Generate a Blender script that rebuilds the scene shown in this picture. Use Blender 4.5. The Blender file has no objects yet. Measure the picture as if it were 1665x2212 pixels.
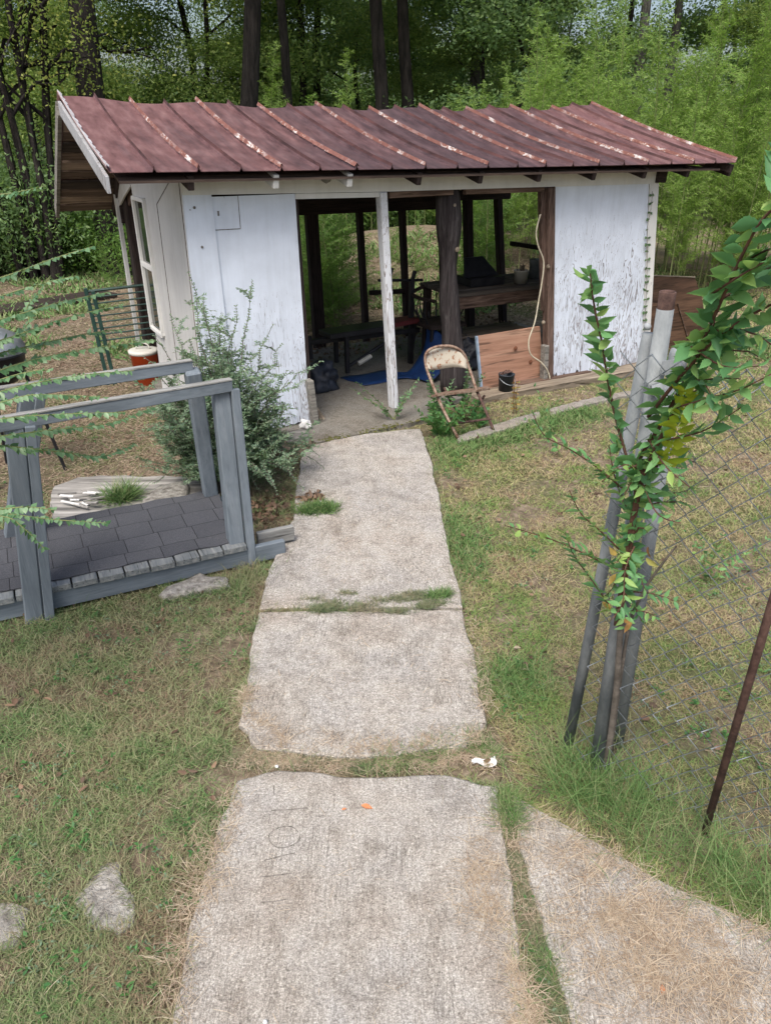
import bpy, math, random
import numpy as np
from mathutils import Vector, Matrix
random.seed(7); RNG = np.random.default_rng(7)
S = bpy.context.scene; C = S.collection
# ------------------------------------------------------------------ camera, light, exposure
H = 2.2; PITCH = math.radians(26.6); FPX = 1632.4; CX = 832.5; CY = 1106
cd = bpy.data.cameras.new('camera'); cam = bpy.data.objects.new('camera', cd); C.objects.link(cam); S.camera = cam
cam.location = (0, 0, H); cam.rotation_euler = (math.radians(90) - PITCH, 0, 0)
cd.sensor_fit = 'HORIZONTAL'; cd.sensor_width = 36; cd.lens = FPX / 1665 * 36; cd.clip_start = 0.05; cd.clip_end = 900
w = bpy.data.worlds.new('World'); S.world = w; w.use_nodes = True
wn = w.node_tree; sky = wn.nodes.new('ShaderNodeTexSky'); sky.sky_type = 'NISHITA'; sky.sun_disc = False
SUN_EL, SUN_AZ = math.radians(58), math.radians(200)
sky.sun_elevation = SUN_EL; sky.sun_rotation = SUN_AZ; sky.air_density = 1.0; sky.dust_density = 5.0; sky.ozone_density = 0.6
bg = wn.nodes['Background']; bg.inputs[1].default_value = 0.125; wn.links.new(sky.outputs[0], bg.inputs[0])
sd = bpy.data.lights.new('sun', 'SUN'); sd.energy = 2.1; sd.angle = math.radians(26); sd.color = (1, .97, .92)
sun = bpy.data.objects.new('sun', sd); C.objects.link(sun)
sdir = Vector((math.sin(SUN_AZ) * math.cos(SUN_EL), math.cos(SUN_AZ) * math.cos(SUN_EL), math.sin(SUN_EL)))
sun.rotation_euler = sdir.to_track_quat('Z', 'Y').to_euler(); sun.location = (0, 0, 20)
S.view_settings.view_transform = 'Standard'; S.view_settings.look = 'None'; S.view_settings.exposure = 0.80; S.view_settings.gamma = 1

# ------------------------------------------------------------------ measuring: photo position -> point in the place
def ray(x, y):
    u = CY - y
    return (x - CX, FPX * math.cos(PITCH) + u * math.sin(PITCH), u * math.cos(PITCH) - FPX * math.sin(PITCH))
def G(x, y, z=0.0):
    a, b, c = ray(x, y); t = (z - H) / c
    return Vector((a * t, b * t, z))
def DP(x, y, d):
    a, b, c = ray(x, y); t = d / b
    return Vector((a * t, d, H + c * t))
ANG = math.radians(28.9); UX, UY = math.cos(ANG), math.sin(ANG); WX, WY = -UY, UX
OX, OY = 0.1006, 6.3917
def FU(x, y, wv=0.0):                       # shed frame: (along facade, height) at depth wv
    a, b, c = ray(x, y); t = (wv + OX * WX + OY * WY) / (a * WX + b * WY)
    dx, dy = a * t - OX, b * t - OY
    return (dx * UX + dy * UY, H + c * t)
def SW(x, y, u):
    a, b, c = ray(x, y); t = (u + OX * UX + OY * UY) / (a * UX + b * UY)
    dx, dy = a * t - OX, b * t - OY
    return (dx * WX + dy * WY, H + c * t)
def loc(p): dx, dy = p[0] - OX, p[1] - OY; return (dx * UX + dy * UY, dx * WX + dy * WY)
def wld(u, wv, z=0.0): return Vector((OX + u * UX + wv * WX, OY + u * UY + wv * WY, z))
def gh(x, y):                               # ground height
    x = np.asarray(x, float); y = np.asarray(y, float)
    z = .75 * np.exp(-(((x - .9) / 3.2) ** 2 + ((y - 14) / 2.6) ** 2))
    z = z + .03 * np.sin(x * 1.3 + 1) * np.sin(y * .9) * np.clip((y - 5) / 4, 0, 1)
    z = z - .10 * np.exp(-(((x - .2) / 2.0) ** 2 + ((y - 9.0) / .9) ** 2))
    return z
def ghf(x, y): return float(gh(x, y))

# ------------------------------------------------------------------ object helpers
def tag(o, label=None, cat=None, group=None, kind=None):
    if label: o['label'] = label
    if cat: o['category'] = cat
    if group: o['group'] = group
    if kind: o['kind'] = kind
    return o
def empty(name, p=(0, 0, 0), rz=0, label=None, cat=None, group=None):
    o = bpy.data.objects.new(name, None); C.objects.link(o); o.location = p; o.rotation_euler = (0, 0, rz)
    o.empty_display_size = .1
    return tag(o, label, cat, group)
def link(name, me, m, parent=None, smooth=False):
    o = bpy.data.objects.new(name, me); C.objects.link(o)
    if m: me.materials.append(m)
    if smooth: me.polygons.foreach_set('use_smooth', [True] * len(me.polygons))
    if parent: o.parent = parent
    return o
def copy_tree(o, parent=None):
    c = o.copy(); C.objects.link(c)
    if parent: c.parent = parent
    for ch in list(o.children): copy_tree(ch, c)
    return c
class MB:
    def __init__(s): s.v = []; s.f = []
    def add(s, vs, fs):
        n = len(s.v); s.v += [tuple(v) for v in vs]; s.f += [tuple(i + n for i in f) for f in fs]; return s
    def box(s, c, d, rot=None, taper=1.0):
        hx, hy, hz = d[0] / 2, d[1] / 2, d[2] / 2; b = min(hx, hy, hz) * .18
        vs = []
        for sx in (-1, 1):
            for sy in (-1, 1):
                for sz in (-1, 1):
                    for k in range(3):
                        p = [sx * hx, sy * hy, sz * hz]
                        for q in range(3):
                            if q != k: p[q] -= (sx, sy, sz)[q] * b
                        vs.append(Vector(p))
        def i(sx, sy, sz, k): return (((sx > 0) * 4 + (sy > 0) * 2 + (sz > 0)) * 3 + k)
        fs = []
        for sg in (-1, 1):
            q = [i(sg, -1, -1, 0), i(sg, 1, -1, 0), i(sg, 1, 1, 0), i(sg, -1, 1, 0)]; fs.append(q if sg > 0 else q[::-1])
            q = [i(-1, sg, -1, 1), i(1, sg, -1, 1), i(1, sg, 1, 1), i(-1, sg, 1, 1)]; fs.append(q[::-1] if sg > 0 else q)
            q = [i(-1, -1, sg, 2), i(1, -1, sg, 2), i(1, 1, sg, 2), i(-1, 1, sg, 2)]; fs.append(q if sg > 0 else q[::-1])
        for a in (-1, 1):
            for b2 in (-1, 1):
                fs.append([i(-1, a, b2, 1), i(1, a, b2, 1), i(1, a, b2, 2), i(-1, a, b2, 2)])
                fs.append([i(a, -1, b2, 0), i(a, 1, b2, 0), i(a, 1, b2, 2), i(a, -1, b2, 2)])
                fs.append([i(a, b2, -1, 0), i(a, b2, 1, 0), i(a, b2, 1, 1), i(a, b2, -1, 1)])
                for c2 in (-1, 1): fs.append([i(a, b2, c2, 0), i(a, b2, c2, 1), i(a, b2, c2, 2)])
        R = rot.to_matrix() if rot is not None and not isinstance(rot, Matrix) else rot
        vs = [(R @ v if R is not None else v) + Vector(c) for v in vs]
        return s.add(vs, fs)
    def beam(s, a, b, wd, ht, up=(0, 0, 1)):     # box from a to b, wd across, ht along up
        a, b = Vector(a), Vector(b); d = b - a; L = d.length; x = d / L
        y = Vector(up).cross(x)
        if y.length < 1e-4: y = Vector((0, 1, 0))
        y.normalize(); z = x.cross(y)
        return s.box((a + b) / 2, (L, wd, ht), Matrix((x, y, z)).transposed())
    def prism(s, pts, off):                      # polygon extruded by vector
        n = len(pts); off = Vector(off); P = [Vector(p) for p in pts]
        vs = P + [p + off for p in P]
        fs = [tuple(range(n))[::-1], tuple(range(n, 2 * n))] + [(i, (i + 1) % n, (i + 1) % n + n, i + n) for i in range(n)]
        return s.add(vs, fs)
    def tube(s, pts, rad, n=8, cap=True):
        P = [Vector(p) for p in pts]; k = len(P)
        if not hasattr(rad, '__len__'): rad = [rad] * k
        vs = []; ref = Vector((0, 0, 1))
        t0 = (P[1] - P[0]).normalized()
        if abs(t0.dot(ref)) > .95: ref = Vector((1, 0, 0))
        for i in range(k):
            t = (P[min(i + 1, k - 1)] - P[max(i - 1, 0)]).normalized()
            a = t.cross(ref)
            if a.length < 1e-5: a = t.orthogonal()
            a.normalize(); b = t.cross(a); ref = a.cross(t) * -1 if False else ref
            for j in range(n):
                th = 2 * math.pi * j / n; vs.append(P[i] + (a * math.cos(th) + b * math.sin(th)) * rad[i])
        fs = [(i * n + j, i * n + (j + 1) % n, (i + 1) * n + (j + 1) % n, (i + 1) * n + j) for i in range(k - 1) for j in range(n)]
        if cap: fs += [tuple(range(n))[::-1], tuple(range((k - 1) * n, k * n))]
        return s.add(vs, fs)
    def lathe(s, prof, c=(0, 0, 0), n=24, rot=None):
        vs = []; c = Vector(c)
        for r, z in prof:
            for j in range(n):
                th = 2 * math.pi * j / n; v = Vector((r * math.cos(th), r * math.sin(th), z))
                if rot is not None: v = rot @ v
                vs.append(v + c)
        fs = [(i * n + j, i * n + (j + 1) % n, (i + 1) * n + (j + 1) % n, (i + 1) * n + j) for i in range(len(prof) - 1) for j in range(n)]
        return s.add(vs, fs)
    def build(s, name, m, parent=None, smooth=False):
        me = bpy.data.meshes.new(name); me.from_pydata(s.v, [], s.f); me.update()
        return link(name, me, m, parent, smooth)
def npmesh(name, V, F, m, parent=None, smooth=False):
    me = bpy.data.meshes.new(name); V = np.asarray(V, np.float32); F = np.asarray(F, np.int32); k = F.shape[1]
    me.vertices.add(len(V)); me.vertices.foreach_set('co', V.ravel())
    me.loops.add(F.size); me.loops.foreach_set('vertex_index', F.ravel())
    me.polygons.add(len(F)); me.polygons.foreach_set('loop_start', np.arange(0, F.size, k, dtype=np.int32))
    me.polygons.foreach_set('loop_total', np.full(len(F), k, np.int32))
    me.update(calc_edges=True)
    return link(name, me, m, parent, smooth)
# leaf templates: (along, side, up) + quads
T_DIA = (np.array([[0, 0, 0], [.45, .5, .06], [1, 0, -.05], [.45, -.5, .06]]), np.array([[0, 1, 2, 3]]))
_t = [0, .10, .22, .26, .38, .42, .55, .59, .70, .74, .84, .88, 1]; _s = [.02, .20, .38, .34, .50, .45, .47, .40, .34, .27, .17, .10, .0]
_v = [];
for t_, s_ in zip(_t, _s): _v += [[t_, s_, .20 * s_ - .18 * t_ * t_], [t_, 0, -.18 * t_ * t_], [t_, -s_, .20 * s_ - .18 * t_ * t_]]
T_ELM = (np.array(_v), np.array([q for i in range(12) for q in ((i*3, i*3+1, i*3+4, i*3+3), (i*3+1, i*3+2, i*3+5, i*3+4))]))
T_BLADE = (np.array([[0, .5, 0], [0, -.5, 0], [.55, .38, .16], [.55, -.38, .16], [1, .05, .06], [1, -.05, .06]]), np.array([[0, 1, 3, 2], [2, 3, 5, 4]]))
def unit(a): return a / np.maximum(np.linalg.norm(a, axis=-1, keepdims=True), 1e-9)
def cards(tmpl, P, D, Sd, L, W):
    P = np.asarray(P, float); D = unit(np.asarray(D, float)); Sd = np.asarray(Sd, float)
    Sd = unit(Sd - (Sd * D).sum(1, keepdims=True) * D); N = np.cross(D, Sd)
    tv, tf = tmpl; L = np.asarray(L)[:, None, None]; W = np.asarray(W)[:, None, None]
    V = P[:, None, :] + D[:, None, :] * tv[None, :, 0:1] * L + Sd[:, None, :] * tv[None, :, 1:2] * W + N[:, None, :] * tv[None, :, 2:3] * L
    F = tf[None] + (np.arange(len(P)) * len(tv))[:, None, None]
    return V.reshape(-1, 3), F.reshape(-1, tf.shape[1])
def rnd(n, k=3): return RNG.normal(size=(n, k))
def U(a, b, n=None): return RNG.uniform(a, b, n)
class Leaves:
    def __init__(s): s.p = []; s.d = []; s.s = []; s.l = []; s.w = []
    def add(s, P, D, Sd, L, W):
        s.p.append(np.atleast_2d(P)); s.d.append(np.atleast_2d(D)); s.s.append(np.atleast_2d(Sd)); s.l.append(np.atleast_1d(L)); s.w.append(np.atleast_1d(W))
    def sprig(s, pts, step, L, W, t0=0.0, spread=1.0, two=True, droop=0.0, taper=.5, jit=.25, up=(0, 0, 1)):
        P = np.array([list(p) for p in pts], float); seg = np.linalg.norm(np.diff(P, axis=0), axis=1); cum = np.r_[0, np.cumsum(seg)]; tot = cum[-1]
        q = np.arange(tot * t0, tot, step)
        if len(q) == 0: return
        q = q + U(-.2, .2, len(q)) * step; q = np.clip(q, 0, tot * .999)
        X = np.stack([np.interp(q, cum, P[:, k]) for k in range(3)], 1)
        T = unit(np.stack([np.interp(np.minimum(q + .02 * tot, tot), cum, P[:, k]) - np.interp(np.maximum(q - .02 * tot, 0), cum, P[:, k]) for k in range(3)], 1))
        B = unit(np.cross(T, np.tile(np.array(up, float), (len(T), 1))) + 1e-6)
        sg = np.where(np.arange(len(q)) % 2 == 0, 1., -1.)
        sc = 1 - taper * (q / tot) ** 2
        for k in ((1, -1) if two else (1,)):
            D = T * .55 + B * (sg * k * spread)[:, None] + jit * rnd(len(q)); D[:, 2] -= droop
            s.add(X, D, T + .2 * rnd(len(q)), L * sc * U(.6, 1.2, len(q)), W * sc * U(.6, 1.15, len(q)))
    def build(s, name, m, parent=None, tmpl=T_DIA, smooth=False):
        V, F = cards(tmpl, np.concatenate(s.p), np.concatenate(s.d), np.concatenate(s.s), np.concatenate(s.l), np.concatenate(s.w))
        return npmesh(name, V, F, m, parent, smooth)
def arc(a, b, sag=0.0, n=8, jit=0.0):
    a, b = Vector(a), Vector(b); o = []
    for i in range(n + 1):
        t = i / n; p = a.lerp(b, t); p.z += sag * 4 * t * (1 - t)
        if jit and 0 < i < n: p += Vector((random.gauss(0, jit), random.gauss(0, jit), random.gauss(0, jit)))
        o.append(p)
    return o
def smooth_path(pts, n=4):
    P = [Vector(p) for p in pts]; o = []
    for i in range(len(P) - 1):
        p0, p1, p2, p3 = P[max(i-1, 0)], P[i], P[i+1], P[min(i+2, len(P)-1)]
        for k in range(n):
            t = k / n
            o.append(.5 * ((2*p1) + (p2-p0)*t + (2*p0-5*p1+4*p2-p3)*t*t + (3*p1-p0-3*p2+p3)*t**3))
    o.append(P[-1]); return o

# ------------------------------------------------------------------ materials
class NT:
    def __init__(s, name):
        s.m = bpy.data.materials.new(name); s.m.use_nodes = True; s.t = s.m.node_tree; s.b = s.t.nodes['Principled BSDF']; s.b.inputs['Specular IOR Level'].default_value = .3
        s.co = s.t.nodes.new('ShaderNodeTexCoord').outputs['Object']
    def n(s, typ, **k):
        o = s.t.nodes.new(typ)
        for a, v in k.items():
            if a in o.inputs.keys(): s.put(o.inputs[a], v)
            else: setattr(o, a, v)
        return o
    def put(s, sock, v):
        if isinstance(v, bpy.types.NodeSocket): s.t.links.new(v, sock)
        else: sock.default_value = v
    def map(s, sc=(1, 1, 1), rot=(0, 0, 0), loc=(0, 0, 0)):
        m = s.t.nodes.new('ShaderNodeMapping'); s.put(m.inputs['Vector'], s.co); m.inputs['Scale'].default_value = sc; m.inputs['Rotation'].default_value = rot; m.inputs['Location'].default_value = loc
        return m.outputs[0]
    def noise(s, scale, detail=4, rough=.6, vec=None, dist=0.0):
        o = s.n('ShaderNodeTexNoise', Scale=scale, Detail=detail, Roughness=rough, Distortion=dist); s.put(o.inputs['Vector'], vec if vec is not None else s.co)
        return o.outputs['Fac']
    def ramp(s, fac, stops, interp='LINEAR'):
        o = s.t.nodes.new('ShaderNodeValToRGB'); e = o.color_ramp.elements; o.color_ramp.interpolation = interp
        while len(e) < len(stops): e.new(.5)
        for el, (p, c) in zip(e, stops):
            el.position = p; el.color = (c, c, c, 1) if not hasattr(c, '__len__') else (*c, 1)
        s.put(o.inputs[0], fac); return o.outputs[0]
    def mix(s, fac, a, b, mode='MIX'):
        o = s.t.nodes.new('ShaderNodeMix'); o.data_type = 'RGBA'; o.blend_type = mode
        s.put(o.inputs[0], fac)
        for i, v in ((6, a), (7, b)):
            s.put(o.inputs[i], v if isinstance(v, bpy.types.NodeSocket) else ((*v, 1) if hasattr(v, '__len__') else (v, v, v, 1)))
        return o.outputs[2]
    def math(s, op, a, b=0.0):
        o = s.t.nodes.new('ShaderNodeMath'); o.operation = op; s.put(o.inputs[0], a); s.put(o.inputs[1], b); return o.outputs[0]
    def xyz(s):
        o = s.t.nodes.new('ShaderNodeSeparateXYZ'); s.put(o.inputs[0], s.co); return o.outputs
    def rand(s): return s.t.nodes.new('ShaderNodeNewGeometry').outputs['Random Per Island']
    def bump(s, h, strength=.4, dist=.01):
        o = s.n('ShaderNodeBump', Strength=strength, Distance=dist); s.put(o.inputs['Height'], h); s.t.links.new(o.outputs[0], s.b.inputs['Normal'])
    def done(s, col, rough=.8, metal=0.0):
        s.put(s.b.inputs['Base Color'], col if isinstance(col, bpy.types.NodeSocket) else (*col, 1)); s.put(s.b.inputs['Roughness'], rough); s.put(s.b.inputs['Metallic'], metal)
        return s.m
def M_noise(name, c1, c2, scale=8, rough=.85, bump=.3, st=(1, 1, 1), metal=0.0, detail=6, lo=.35, hi=.65, bd=.01):
    k = NT(name); v = k.map(st); f = k.noise(scale, detail, .65, v)
    k.bump(k.noise(scale * 3, 5, .7, v), bump, bd)
    return k.done(k.ramp(f, [(lo, c1), (hi, c2)]), rough, metal)
def M_leaf(name, cols, trans=.35, rough=.55, patch=0.0):
    k = NT(name); r = k.rand(); n = len(cols)
    if patch: r = k.math('ADD', k.math('MULTIPLY', r, 1 - patch), k.math('MULTIPLY', k.ramp(k.noise(patch and .6, 3), [(.35, 0.0), (.65, 1.0)]), patch))
    col = k.ramp(r, [(i / (n - 1) if n > 1 else 0, c) for i, c in enumerate(cols)])
    k.done(col, rough)
    tr = k.n('ShaderNodeBsdfTranslucent'); k.put(tr.inputs[0], k.mix(.5, col, (.25, .4, .05), 'MIX'))
    ms = k.n('ShaderNodeMixShader'); ms.inputs[0].default_value = trans
    k.t.links.new(k.b.outputs[0], ms.inputs[1]); k.t.links.new(tr.outputs[0], ms.inputs[2])
    k.t.links.new(ms.outputs[0], k.t.nodes['Material Output'].inputs[0]); return k.m
def M_ground():
    k = NT('earth_and_litter'); a = k.noise(1.1, 5, .6); b = k.noise(14, 8, .75); c = k.noise(55, 4, .7)
    base = k.ramp(b, [(.3, (.07, .05, .036)), (.5, (.17, .13, .092)), (.7, (.34, .28, .21))])
    gr = k.ramp(c, [(.3, (.03, .05, .012)), (.7, (.12, .15, .045))])
    k.bump(k.mix(.5, b, c), .9, .03)
    return k.done(k.mix(k.ramp(a, [(.48, .05), (.62, .75)]), base, gr), .95)
def M_concrete(name, tint=(1, 1, 1), dark=1.0, brush=True, stain=.5):
    k = NT(name); big = k.noise(1.4, 6, .7); mid = k.noise(11, 7, .8); fine = k.noise(210, 3, .75); spk = k.noise(105, 5, .8)
    br = k.noise(20, 4, .7, k.map((4.4, .40, 1), rot=(0, 0, .12)), 2.6)
    vor = k.n('ShaderNodeTexVoronoi', Scale=120.0); k.put(vor.inputs['Vector'], k.co)
    c = k.ramp(spk, [(.34, (.20 * dark, .185 * dark, .172 * dark)), (.45, (.36 * dark, .338 * dark, .312 * dark)), (.56, (.47 * dark, .445 * dark, .415 * dark)), (.70, (.72 * dark, .69 * dark, .65 * dark))])
    c = k.mix(.5, c, k.ramp(fine, [(.3, (.45, .44, .43)), (.7, (1.35, 1.35, 1.34))]), 'MULTIPLY')
    stone = k.ramp(vor.outputs['Distance'], [(.10, 1.0), (.22, .0)]); sel = k.math('GREATER_THAN', k.noise(40, 2), .60)
    c = k.mix(k.math('MULTIPLY', k.math('MULTIPLY', stone, sel), .6), c, (.55 * dark, .48 * dark, .42 * dark))
    c = k.mix(.75, c, k.ramp(mid, [(.34, (.50, .46, .42)), (.52, (.95, .93, .90)), (.7, (1.12, 1.12, 1.12))]), 'MULTIPLY')
    if brush: c = k.mix(k.ramp(k.noise(2.2, 2), [(.40, .1), (.60, .8)]), c, k.mix(1.0, c, k.ramp(br, [(.40, (.52, .51, .50)), (.52, (1.05, 1.05, 1.05))]), 'MULTIPLY'))
    c = k.mix(stain, c, k.ramp(big, [(.36, (.80, .68, .58)), (.48, (1.06, 1.02, .97)), (.56, (.95, .94, .95)), (.68, (.64, .64, .67))]), 'MULTIPLY')
    if tint != (1, 1, 1): c = k.mix(1.0, c, tint, 'MULTIPLY')
    k.bump(k.mix(.5, spk, br if brush else mid), .9, .008)
    c = k.mix(1.0, c, (.92, .94, .955), 'MULTIPLY')
    return k.done(c, .92)
def M_peel(name, white=(.72, .75, .80), wear=.5, z0=0.0, z1=1.3, under=(.13, .12, .125)):
    k = NT(name); z = k.xyz()[2]
    g = k.noise(5.5, 3, .55, k.map((1.6, 1.6, .22)), 1.6)          # long wandering grain
    ln = k.math('ABSOLUTE', k.math('SUBTRACT', k.math('FRACT', k.math('MULTIPLY', g, 11.0)), .5))
    lw = k.n('ShaderNodeMapRange'); k.put(lw.inputs[0], z)
    for i, v in ((1, z0), (2, z1), (3, .16 * wear + .02), (4, 0.0)): lw.inputs[i].default_value = v
    pat = k.ramp(k.noise(3.2, 4, .7, k.map((1, 1, .6))), [(.38, .1), (.62, 1.5)])
    thr = k.math('MULTIPLY', lw.outputs[0], pat)
    crack = k.math('LESS_THAN', ln, thr)
    chip = k.math('LESS_THAN', k.noise(30, 5, .7, k.map((1, 1, .25))), k.math('ADD', k.math('MULTIPLY', thr, .55), .275))
    m = k.math('MULTIPLY', k.math('MAXIMUM', crack, chip), .85)
    wc = k.ramp(k.noise(2.5, 5, .6), [(.35, tuple(x * .86 for x in white)), (.6, white)])
    wc = k.mix(.35, wc, k.ramp(k.noise(9, 4, .7, k.map((1.5, 1.5, .12))), [(.35, (.80, .80, .79)), (.55, (1, 1, 1))]), 'MULTIPLY')
    k.bump(k.math('SUBTRACT', 1.0, m), .6, .004)
    return k.done(k.mix(m, wc, k.ramp(k.noise(30, 3), [(.4, under), (.6, tuple(min(1, x * 2.2) for x in under))])), .75)
def M_wood(name, c1, c2, c3, axis=2, scale=7, rough=.85, bump=.5, kf=1.0):
    k = NT(name); st = [1, 1, 1]; st[axis] = .07; v = k.map(tuple(st)); g = k.noise(scale * 5, 6, .7, v, .3); b = k.noise(scale * .35, 4, .6)
    kn = k.ramp(k.noise(scale * 12, 2, .5, v), [(.33, .45), (.42, 1.0)])
    c = k.ramp(g, [(.3, c1), (.5, c2), (.7, c3)]); c = k.mix(.5, c, k.ramp(b, [(.35, (.6, .6, .6)), (.6, (1.05, 1.05, 1.05))]), 'MULTIPLY')
    c = k.mix(kf, c, kn, 'MULTIPLY'); k.bump(g, bump, .006)
    return k.done(c, rough)
def M_roof():
    k = NT('rusty_painted_tin'); x, y, z = k.xyz()
    st = k.noise(8, 6, .78, k.map((1.5, .13, .15), rot=(0, 0, .10))); blot = k.noise(1.1, 4, .6, k.map((1, .45, 1))); fi = k.noise(9, 4, .6, k.map((1.6, .5, .5)))
    red = k.ramp(fi, [(.3, (.095, .045, .045)), (.5, (.148, .075, .075)), (.72, (.21, .12, .118))])
    grime = k.ramp(fi, [(.3, (.035, .022, .026)), (.7, (.085, .055, .062))])
    mid = k.math('SUBTRACT', 1.0, k.math('ABSOLUTE', k.math('MULTIPLY', k.math('SUBTRACT', x, .75), .55)))   # soot is heaviest over the middle sheets
    f = k.math('ADD', k.math('MULTIPLY', mid, .17), k.math('ADD', k.math('MULTIPLY', st, .55), k.math('MULTIPLY', blot, .55)))
    c = k.mix(k.ramp(f, [(.47, .0), (.58, .55), (.72, .95)]), red, grime)
    c = k.mix(.35, c, k.ramp(k.noise(60, 3, .7), [(.3, (.7, .7, .7)), (.6, (1.1, 1.1, 1.1))]), 'MULTIPLY')
    k.bump(k.noise(3, 3), .15, .02); return k.done(c, .58, .1)
def M_seam(name='peeling_seam', lo=.42):
    k = NT(name); a = k.noise(16, 5, .8, k.map((1, .55, 1))); b = k.noise(3.0, 3, .6)
    c = k.ramp(a, [(lo, (.15, .062, .052)), (lo + .08, (.27, .135, .10)), (lo + .11, (.50, .47, .46)), (lo + .33, (.70, .70, .72))])
    c = k.mix(k.ramp(b, [(.40, .0), (.52, .85 if lo > .4 else .2)]), c, (.17, .075, .062))
    k.bump(a, .8, .006); return k.done(c, .75)
def M_grass(name, cols, pscale=1.3, amt=.42):
    k = NT(name); p = k.noise(pscale, 4, .6); r = k.rand()
    f = k.math('ADD', k.math('MULTIPLY', k.ramp(p, [(.38, .0), (.62, 1.0)]), 1 - amt), k.math('MULTIPLY', r, amt))
    n = len(cols); col = k.ramp(f, [(i / (n - 1), c) for i, c in enumerate(cols)])
    k.done(col, .7); tr = k.n('ShaderNodeBsdfTranslucent'); k.put(tr.inputs[0], col); ms = k.n('ShaderNodeMixShader'); ms.inputs[0].default_value = .25
    k.t.links.new(k.b.outputs[0], ms.inputs[1]); k.t.links.new(tr.outputs[0], ms.inputs[2]); k.t.links.new(ms.outputs[0], k.t.nodes['Material Output'].inputs[0]); return k.m
def M_shingle():
    k = NT('asphalt_shingle'); br = k.n('ShaderNodeTexBrick', Scale=1.0); br.offset = .12
    k.put(br.inputs['Vector'], k.map((1, 1, 1)))
    for nme, v in (('Mortar Size', .0022), ('Brick Width', .19), ('Row Height', .17), ('Mortar Smooth', .2)): br.inputs[nme].default_value = v
    br.inputs['Color1'].default_value = (.06, .062, .07, 1); br.inputs['Color2'].default_value = (.075, .077, .086, 1); br.inputs['Mortar'].default_value = (.02, .02, .023, 1)
    g = k.noise(180, 3, .8); c = k.mix(.8, br.outputs['Color'], k.ramp(g, [(.3, (.45, .45, .45)), (.7, (1.6, 1.6, 1.6))]), 'MULTIPLY')
    k.bump(k.mix(.7, g, k.math('SUBTRACT', 1.0, br.outputs['Fac'])), .8, .006); return k.done(c, .9)
MT = {}
MT['ground'] = M_ground()
MT['concrete'] = M_concrete('brushed_concrete')
MT['slab'] = M_concrete('old_floor_concrete', (.62, .62, .6), .8, False, .4)
MT['curb'] = M_concrete('curb_concrete', (.8, .78, .76), .9, False)
MT['scratch'] = M_noise('scratched_groove', (.07, .062, .055), (.24, .22, .20), 60)
MT['wall'] = M_peel('peeling_white_plywood', (.67, .73, .83), .9, -.1, 1.15)
MT['wall_r'] = M_peel('cracked_white_plywood', (.67, .73, .83), 1.05, -.1, 1.6)
MT['sidewall'] = M_peel('aged_white_board', (.56, .56, .55), .12, -.1, 1.0)
MT['trim'] = M_peel('peeling_white_trim', (.66, .66, .64), .25, -.1, 1.2)
MT['bargew'] = M_peel('worn_barge_paint', (.36, .37, .39), 1.8, .5, 3.5, (.13, .12, .12)); MT['postwhite'] = M_peel('peeling_white_post', (.68, .70, .74), 1.3, -1.2, 2.4, (.10, .075, .06))
MT['dark'] = M_wood('dark_creosote_wood', (.012, .008, .007), (.030, .020, .018), (.055, .038, .034))
MT['dark_h'] = M_wood('dark_horizontal_wood', (.012, .008, .007), (.032, .022, .019), (.06, .042, .036), 0)
MT['pole'] = M_wood('old_dark_pole', (.014, .011, .012), (.038, .031, .032), (.105, .095, .095), 2, 5)
MT['brown'] = M_wood('weathered_brown_stud', (.05, .03, .022), (.11, .07, .055), (.19, .13, .105))
MT['brown_h'] = M_wood('weathered_brown_lintel', (.05, .03, .022), (.12, .075, .055), (.24, .17, .13), 0)
MT['lath'] = M_wood('sheathing_board', (.06, .042, .034), (.12, .085, .068), (.24, .17, .13), 0, 4)
MT['lath_b'] = M_wood('dark_sheathing_board', (.02, .015, .013), (.04, .03, .026), (.08, .06, .05), 0, 4); MT['lath_c'] = M_wood('pale_sheathing_board', (.15, .11, .085), (.29, .215, .17), (.44, .35, .28), 0, 4); MT['greywood'] = M_wood('weathered_grey_wood', (.09, .085, .075), (.20, .19, .17), (.34, .32, .29), 0)
MT['sill'] = M_wood('rotten_sill_timber', (.09, .07, .05), (.22, .18, .135), (.36, .31, .24), 0, 4)
def bluewood(axis, nm): return M_wood(nm, (.115, .140, .165), (.155, .185, .215), (.205, .235, .265), axis, 6, .8, .25, .25)
MT['bw_z'] = bluewood(2, 'blue_grey_painted_post'); MT['bw_x'] = bluewood(0, 'blue_grey_painted_rail')
MT['railwood'] = M_wood('bleached_rail_wood', (.12, .12, .11), (.24, .24, .23), (.38, .38, .36), 0, 6)
MT['plankend'] = M_wood('worn_plank', (.11, .125, .135), (.18, .195, .20), (.31, .31, .30), 1, 6)
MT['pine'] = M_wood('reddish_pine', (.22, .115, .075), (.34, .19, .13), (.43, .27, .19), 0, 3, .6, .15)
MT['ply'] = M_wood('stained_plywood', (.045, .026, .018), (.11, .06, .038), (.20, .115, .07), 0, 2.5, .55, .15)
MT['roof'] = M_roof(); MT['seam'] = M_seam('peeling_seam', .45); MT['seamw'] = M_seam('white_edge_seam', .20)
MT['shingle'] = M_shingle(); MT['rib'] = M_noise('dark_rib_paint', (.035, .018, .018), (.11, .05, .048), 9, .6, .2, st=(1, .4, 1))  # rib colour is dark maroon, so each rib shows as a thin dark line
MT['galv'] = M_noise('galvanised_steel', (.10, .115, .125), (.26, .28, .29), 9, .8, .6, metal=.0, st=(1, 1, .4))
MT['galv2'] = M_noise('pale_galvanised_cap', (.19, .21, .22), (.30, .32, .34), 12, .65, .3, metal=.0)
MT['wire'] = M_noise('galvanised_wire', (.20, .23, .26), (.34, .37, .40), 40, .45, .1, metal=.6)
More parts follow.
